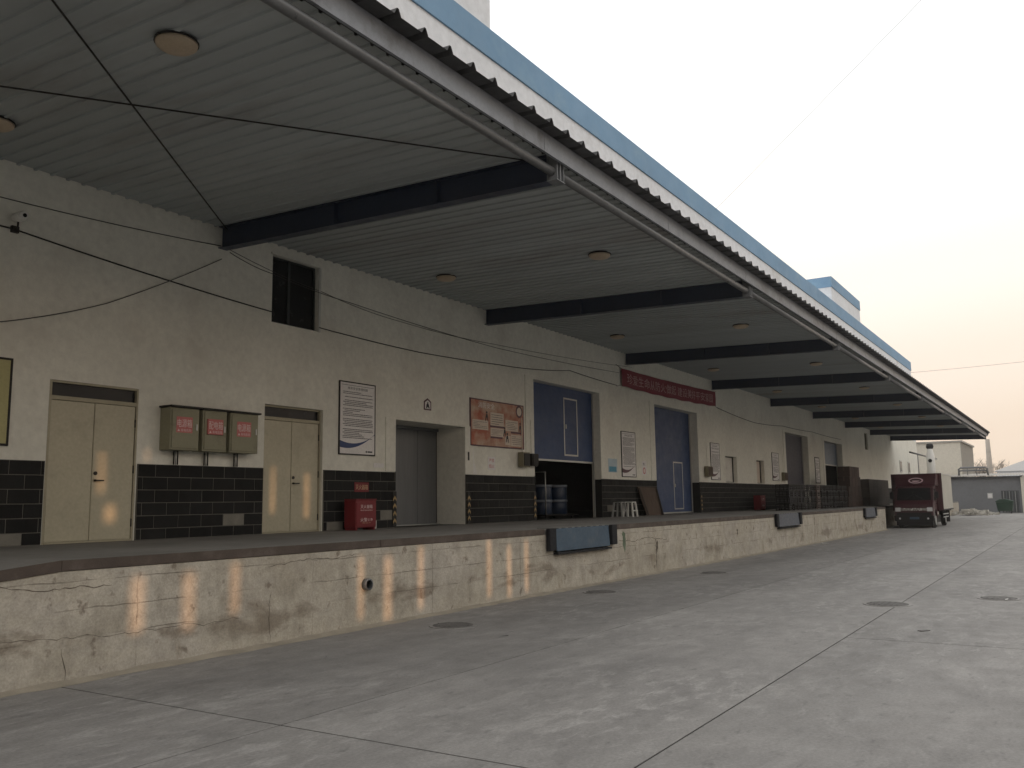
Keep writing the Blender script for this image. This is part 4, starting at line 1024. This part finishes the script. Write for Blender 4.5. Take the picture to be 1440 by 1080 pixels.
# rubble heap
q = MB(); rr = random.Random(8)
for k_ in range(160):
    a = rr.uniform(0, 6.28); d_ = abs(rr.gauss(0, .8)); x, y = 84+d_*math.cos(a)*1.6, 7.6+d_*math.sin(a); h = max(.02, .42*(1-d_/2.2)); s_ = rr.uniform(.05, .2); z = rr.uniform(0, h)
    q.hexa([(x+dx*s_*rr.uniform(.6,1.2), y+dy*s_*rr.uniform(.6,1.2), z+dz*s_*1.2) for dz in (0, 1) for dx, dy in ((-1,-1),(1,-1),(1,1),(-1,1))])
o = obj('rubble', q, rubble_mat); o['label'] = 'pale heap of rubble and soil on the yard behind the truck'; o['category'] = 'rubble'; o['kind'] = 'stuff'
# cream clad building behind
b2 = thing('clad_building', 'cream building with ribbed metal side wall beyond the warehouse', 'building', (106, 14, 0))
q = MB(); q.box(100, 112.5, 9.6, 26, 0, 7.05); obj('wall', q, clad_cream, b2)
q = MB()
for k_ in range(42): x = 100.05+k_*.3; q.box(x, x+.12, 9.55, 9.6, 0, 7.0)
obj('ribbed_cladding', q, clad_side, b2)
q = MB(); q.box(99.9, 112.7, 9.4, 26.1, 7.05, 7.22); obj('roof_edge', q, clad_side, b2)
# white dust extraction duct
D = thing('exhaust_duct', 'white vertical duct with dark turbine cap beyond the canopy end', 'duct', (82, 10.2, 0))
q = MB(); q.ring((82,10.2,0), 'z', [.33,.33,.22,.22], [1.1,5.05,5.45,5.6], 24); obj('duct', q, plastic_white, D)
q = MB(); q.ring((82,10.2,0), 'z', [.20,.28,.30,.24,.10], [5.6,5.68,5.85,6.02,6.06], 20); obj('turbine_cap', q, truck_dark, D)
q = MB(); q.ring((81.66,10.2,4.6), 'x', [.15,.15], [-.03,.02], 18); obj('inspection_port', q, truck_dark, D)
q = MB(); q.tube([(74.5,10.7,5.05),(90,10.7,5.05)], .065, 10); obj('branch_pipe', q, pipe_grey, D)
for x in (78.5, 88): q = MB(); q.tube([(x,10.7,1.1),(x,10.7,5.05)], .035, 8); obj('pipe_post', q, pipe_grey, D)
# chimney
t = thing('chimney', 'tall pale tapered chimney behind the shed', 'chimney', (125, 8.85, 0))
q = MB(); q.ring((125,8.9,0), 'z', [.46,.24], [0,8.6], 20); obj('stack', q, brick_pale, t)
for z in (3, 5, 7): q = MB(); q.ring((125,8.9,0), 'z', [.46-.026*z+.02]*2, [z,z+.08], 20); obj('band', q, clad_side, t)
# far houses
def far_house(x0, x1, y0, y1, h, rh, wm, rm, label, nwin):
    t = thing('far_building', label, 'building', ((x0+x1)/2, (y0+y1)/2, 0)); q = MB(); q.box(x0, x1, y0, y1, 0, h); obj('wall', q, wm, t)
    ym = (y0+y1)/2; q = MB(); q.add([(x0-.4,y0-.5,h),(x1+.4,y0-.5,h),(x1+.4,y1+.5,h),(x0-.4,y1+.5,h),(x0+2.5,ym-(y1-y0)*.2,h+rh),(x1-2.5,ym-(y1-y0)*.2,h+rh),(x1-2.5,ym+(y1-y0)*.2,h+rh),(x0+2.5,ym+(y1-y0)*.2,h+rh)], [(0,3,2,1),(4,5,6,7),(0,1,5,4),(1,2,6,5),(2,3,7,6),(3,0,4,7)]); obj('roof', q, rm, t)
    for k_ in range(nwin):
        y = y0+(k_+.5)*(y1-y0)/nwin; q = MB(); q.box(x0-.05, x0+.02, y-.5, y+.5, h-1.9, h-.8); f_ = obj('window_frame', q, trim_white, t); q = MB(); q.box(x0-.07, x0-.05, y-.4, y+.4, h-1.8, h-.9); obj('pane', q, dark_glass, f_)
far_house(160, 172, -2, 10.4, 5.4, 1.7, white_wall, pale_roof, 'pale far building with low hipped roof beyond the yard wall', 4)
far_house(140, 150, -8, 5.2, 4.4, 1.0, pale_blue, pale_blue, 'low blue-roofed building beyond the yard wall', 4)
# bare trees in the haze
def tree(x, y, h, label, seed):
    r = random.Random(seed); t = thing('bare_tree', label, 'tree', (x, y, 0), 'bare trees beyond the shed')
    tr = MB(); tr.tube([(x,y,0),(x+r.uniform(-.1,.1),y,h*.35),(x+r.uniform(-.2,.2),y+r.uniform(-.2,.2),h*.6)], [.17,.13,.08], 8); top = Vector(tr.v[-4]); obj('trunk', tr, bark, t)
    q = MB()
    def br(p, d_, L, rad, lev):
        e = p+d_*L; q.tube([p, p+d_*L*.5+Vector((r.uniform(-.05,.05),r.uniform(-.05,.05),.03))*L, e], [rad, rad*.8, rad*.55], 4)
        if lev > 0:
            for k_ in range(4): br(p+(e-p)*r.uniform(.4,1), (d_+Vector((r.uniform(-.9,.9), r.uniform(-.9,.9), r.uniform(-.2,.6)))).normalized(), L*r.uniform(.5,.75), rad*.55, lev-1)
    for k_ in range(9): br(Vector((x, y, h*r.uniform(.25,.6))), Vector((r.uniform(-1,1), r.uniform(-1,1), r.uniform(.4,1.2))).normalized(), h*.28, .05, 3)
    obj('crown', q, bark, t)
for i, (x, y, h) in enumerate(((150,13.2,7.4),(158,13.0,6.6),(152,11.4,7.0),(165,10.0,7.2))):
    tree(x, y, h, ['bare tree just left of the chimney', 'smaller bare tree behind the roof pipe loop', 'bare tree directly behind the chimney', 'bare tree between the chimney and the pale far building'][i], i)
# overhead wires
def wire(label, a, b, sag, r):
    q = MB(); A, Bv = Vector(a), Vector(b); q.tube([A+(Bv-A)*(i/24)-Vector((0,0,sag*4*(i/24)*(1-i/24))) for i in range(25)], r, 5); tag(obj('overhead_wire', q, cable_mat), label, 'wire')
wire('thin overhead wire climbing steeply across the sky', (36, 12.5, 13.9), (0, -17.4, 15.7), .15, .006)
wire('thin level overhead wire beyond the warehouse end', (88, 13.5, 13.0), (105, -25, 17.2), .5, .012)

# ------------------------------------------------------------------ beyond the camera: added sun blockers, a slotted screen and a tall pierced wall far behind it
# (invented to shade the yard; low sun reaches the dock only through their openings)
YF, YO = -12.0, -200.0
TS = math.tan(SUN_EL)
SL = []
def slot(x, z0, z1, wd, y):
    dy = y-YF; SL.append((x-SUN_DX*dy-wd/2, x-SUN_DX*dy+wd/2, z0+dy*TS, z1+dy*TS, 0.0))
for x, z0, z1, wd in ((5.68,.36,.92,.15),(6.30,.32,.92,.15),(6.92,.42,.98,.12),(9.02,.12,.92,.11),(9.57,.03,.90,.17),(10.30,.12,1.0,.12),(12.08,.12,1.02,.12),(12.68,.06,.9,.12),(13.24,.1,.96,.11)): slot(x, z0, z1, wd, YD)
for x, z0, z1, wd in ((7.76,1.85,2.42,.09),(7.92,1.42,1.66,.16),(11.12,1.5,2.3,.08),(11.95,1.4,2.2,.10),(8.5,2.3,2.5,.05)): slot(x, z0, z1, wd, YW)
fe = thing('sun_slot_screen', 'added unseen screen whose narrow slots cut the sunlight into streaks', 'fence', (30, YF, 0))  # added out of view to cut the low sun into streaks
obj('wall', wall_mesh(-60, 130, 0, 4.6, SL, YF), blocker_mat, fe)
ob = thing('sun_blocker', 'added unseen tall wall with one opening, blocking the low sun', 'building', (30, YO, 0))  # added out of view to keep direct sun off everything else
dy = YD-YO
obj('wall', wall_mesh(-260, 330, 0, 26.0, [(4.0-SUN_DX*dy, 15.0-SUN_DX*dy, 0.0, 2.75+dy*TS, 0.0)], YO), blocker_mat, ob)

# ------------------------------------------------------------------ dusty evening air
hb = MB(); hb.box(-290, 355, -290, 190, -1.6, 27.5)
hm = bpy.data.materials.new('haze'); hm.use_nodes = True; hn = hm.node_tree; hn.nodes.clear()
ho = hn.nodes.new('ShaderNodeOutputMaterial'); hv = hn.nodes.new('ShaderNodeVolumePrincipled')
hv.inputs['Color'].default_value = (.95, .90, .84, 1); hv.inputs['Density'].default_value = .0006; hv.inputs['Anisotropy'].default_value = .2
hn.links.new(hv.outputs[0], ho.inputs['Volume'])
h_ = obj('haze', hb, hm); h_['kind'] = 'stuff'; h_['label'] = 'thin warm evening haze over the yard'; h_['category'] = 'haze'
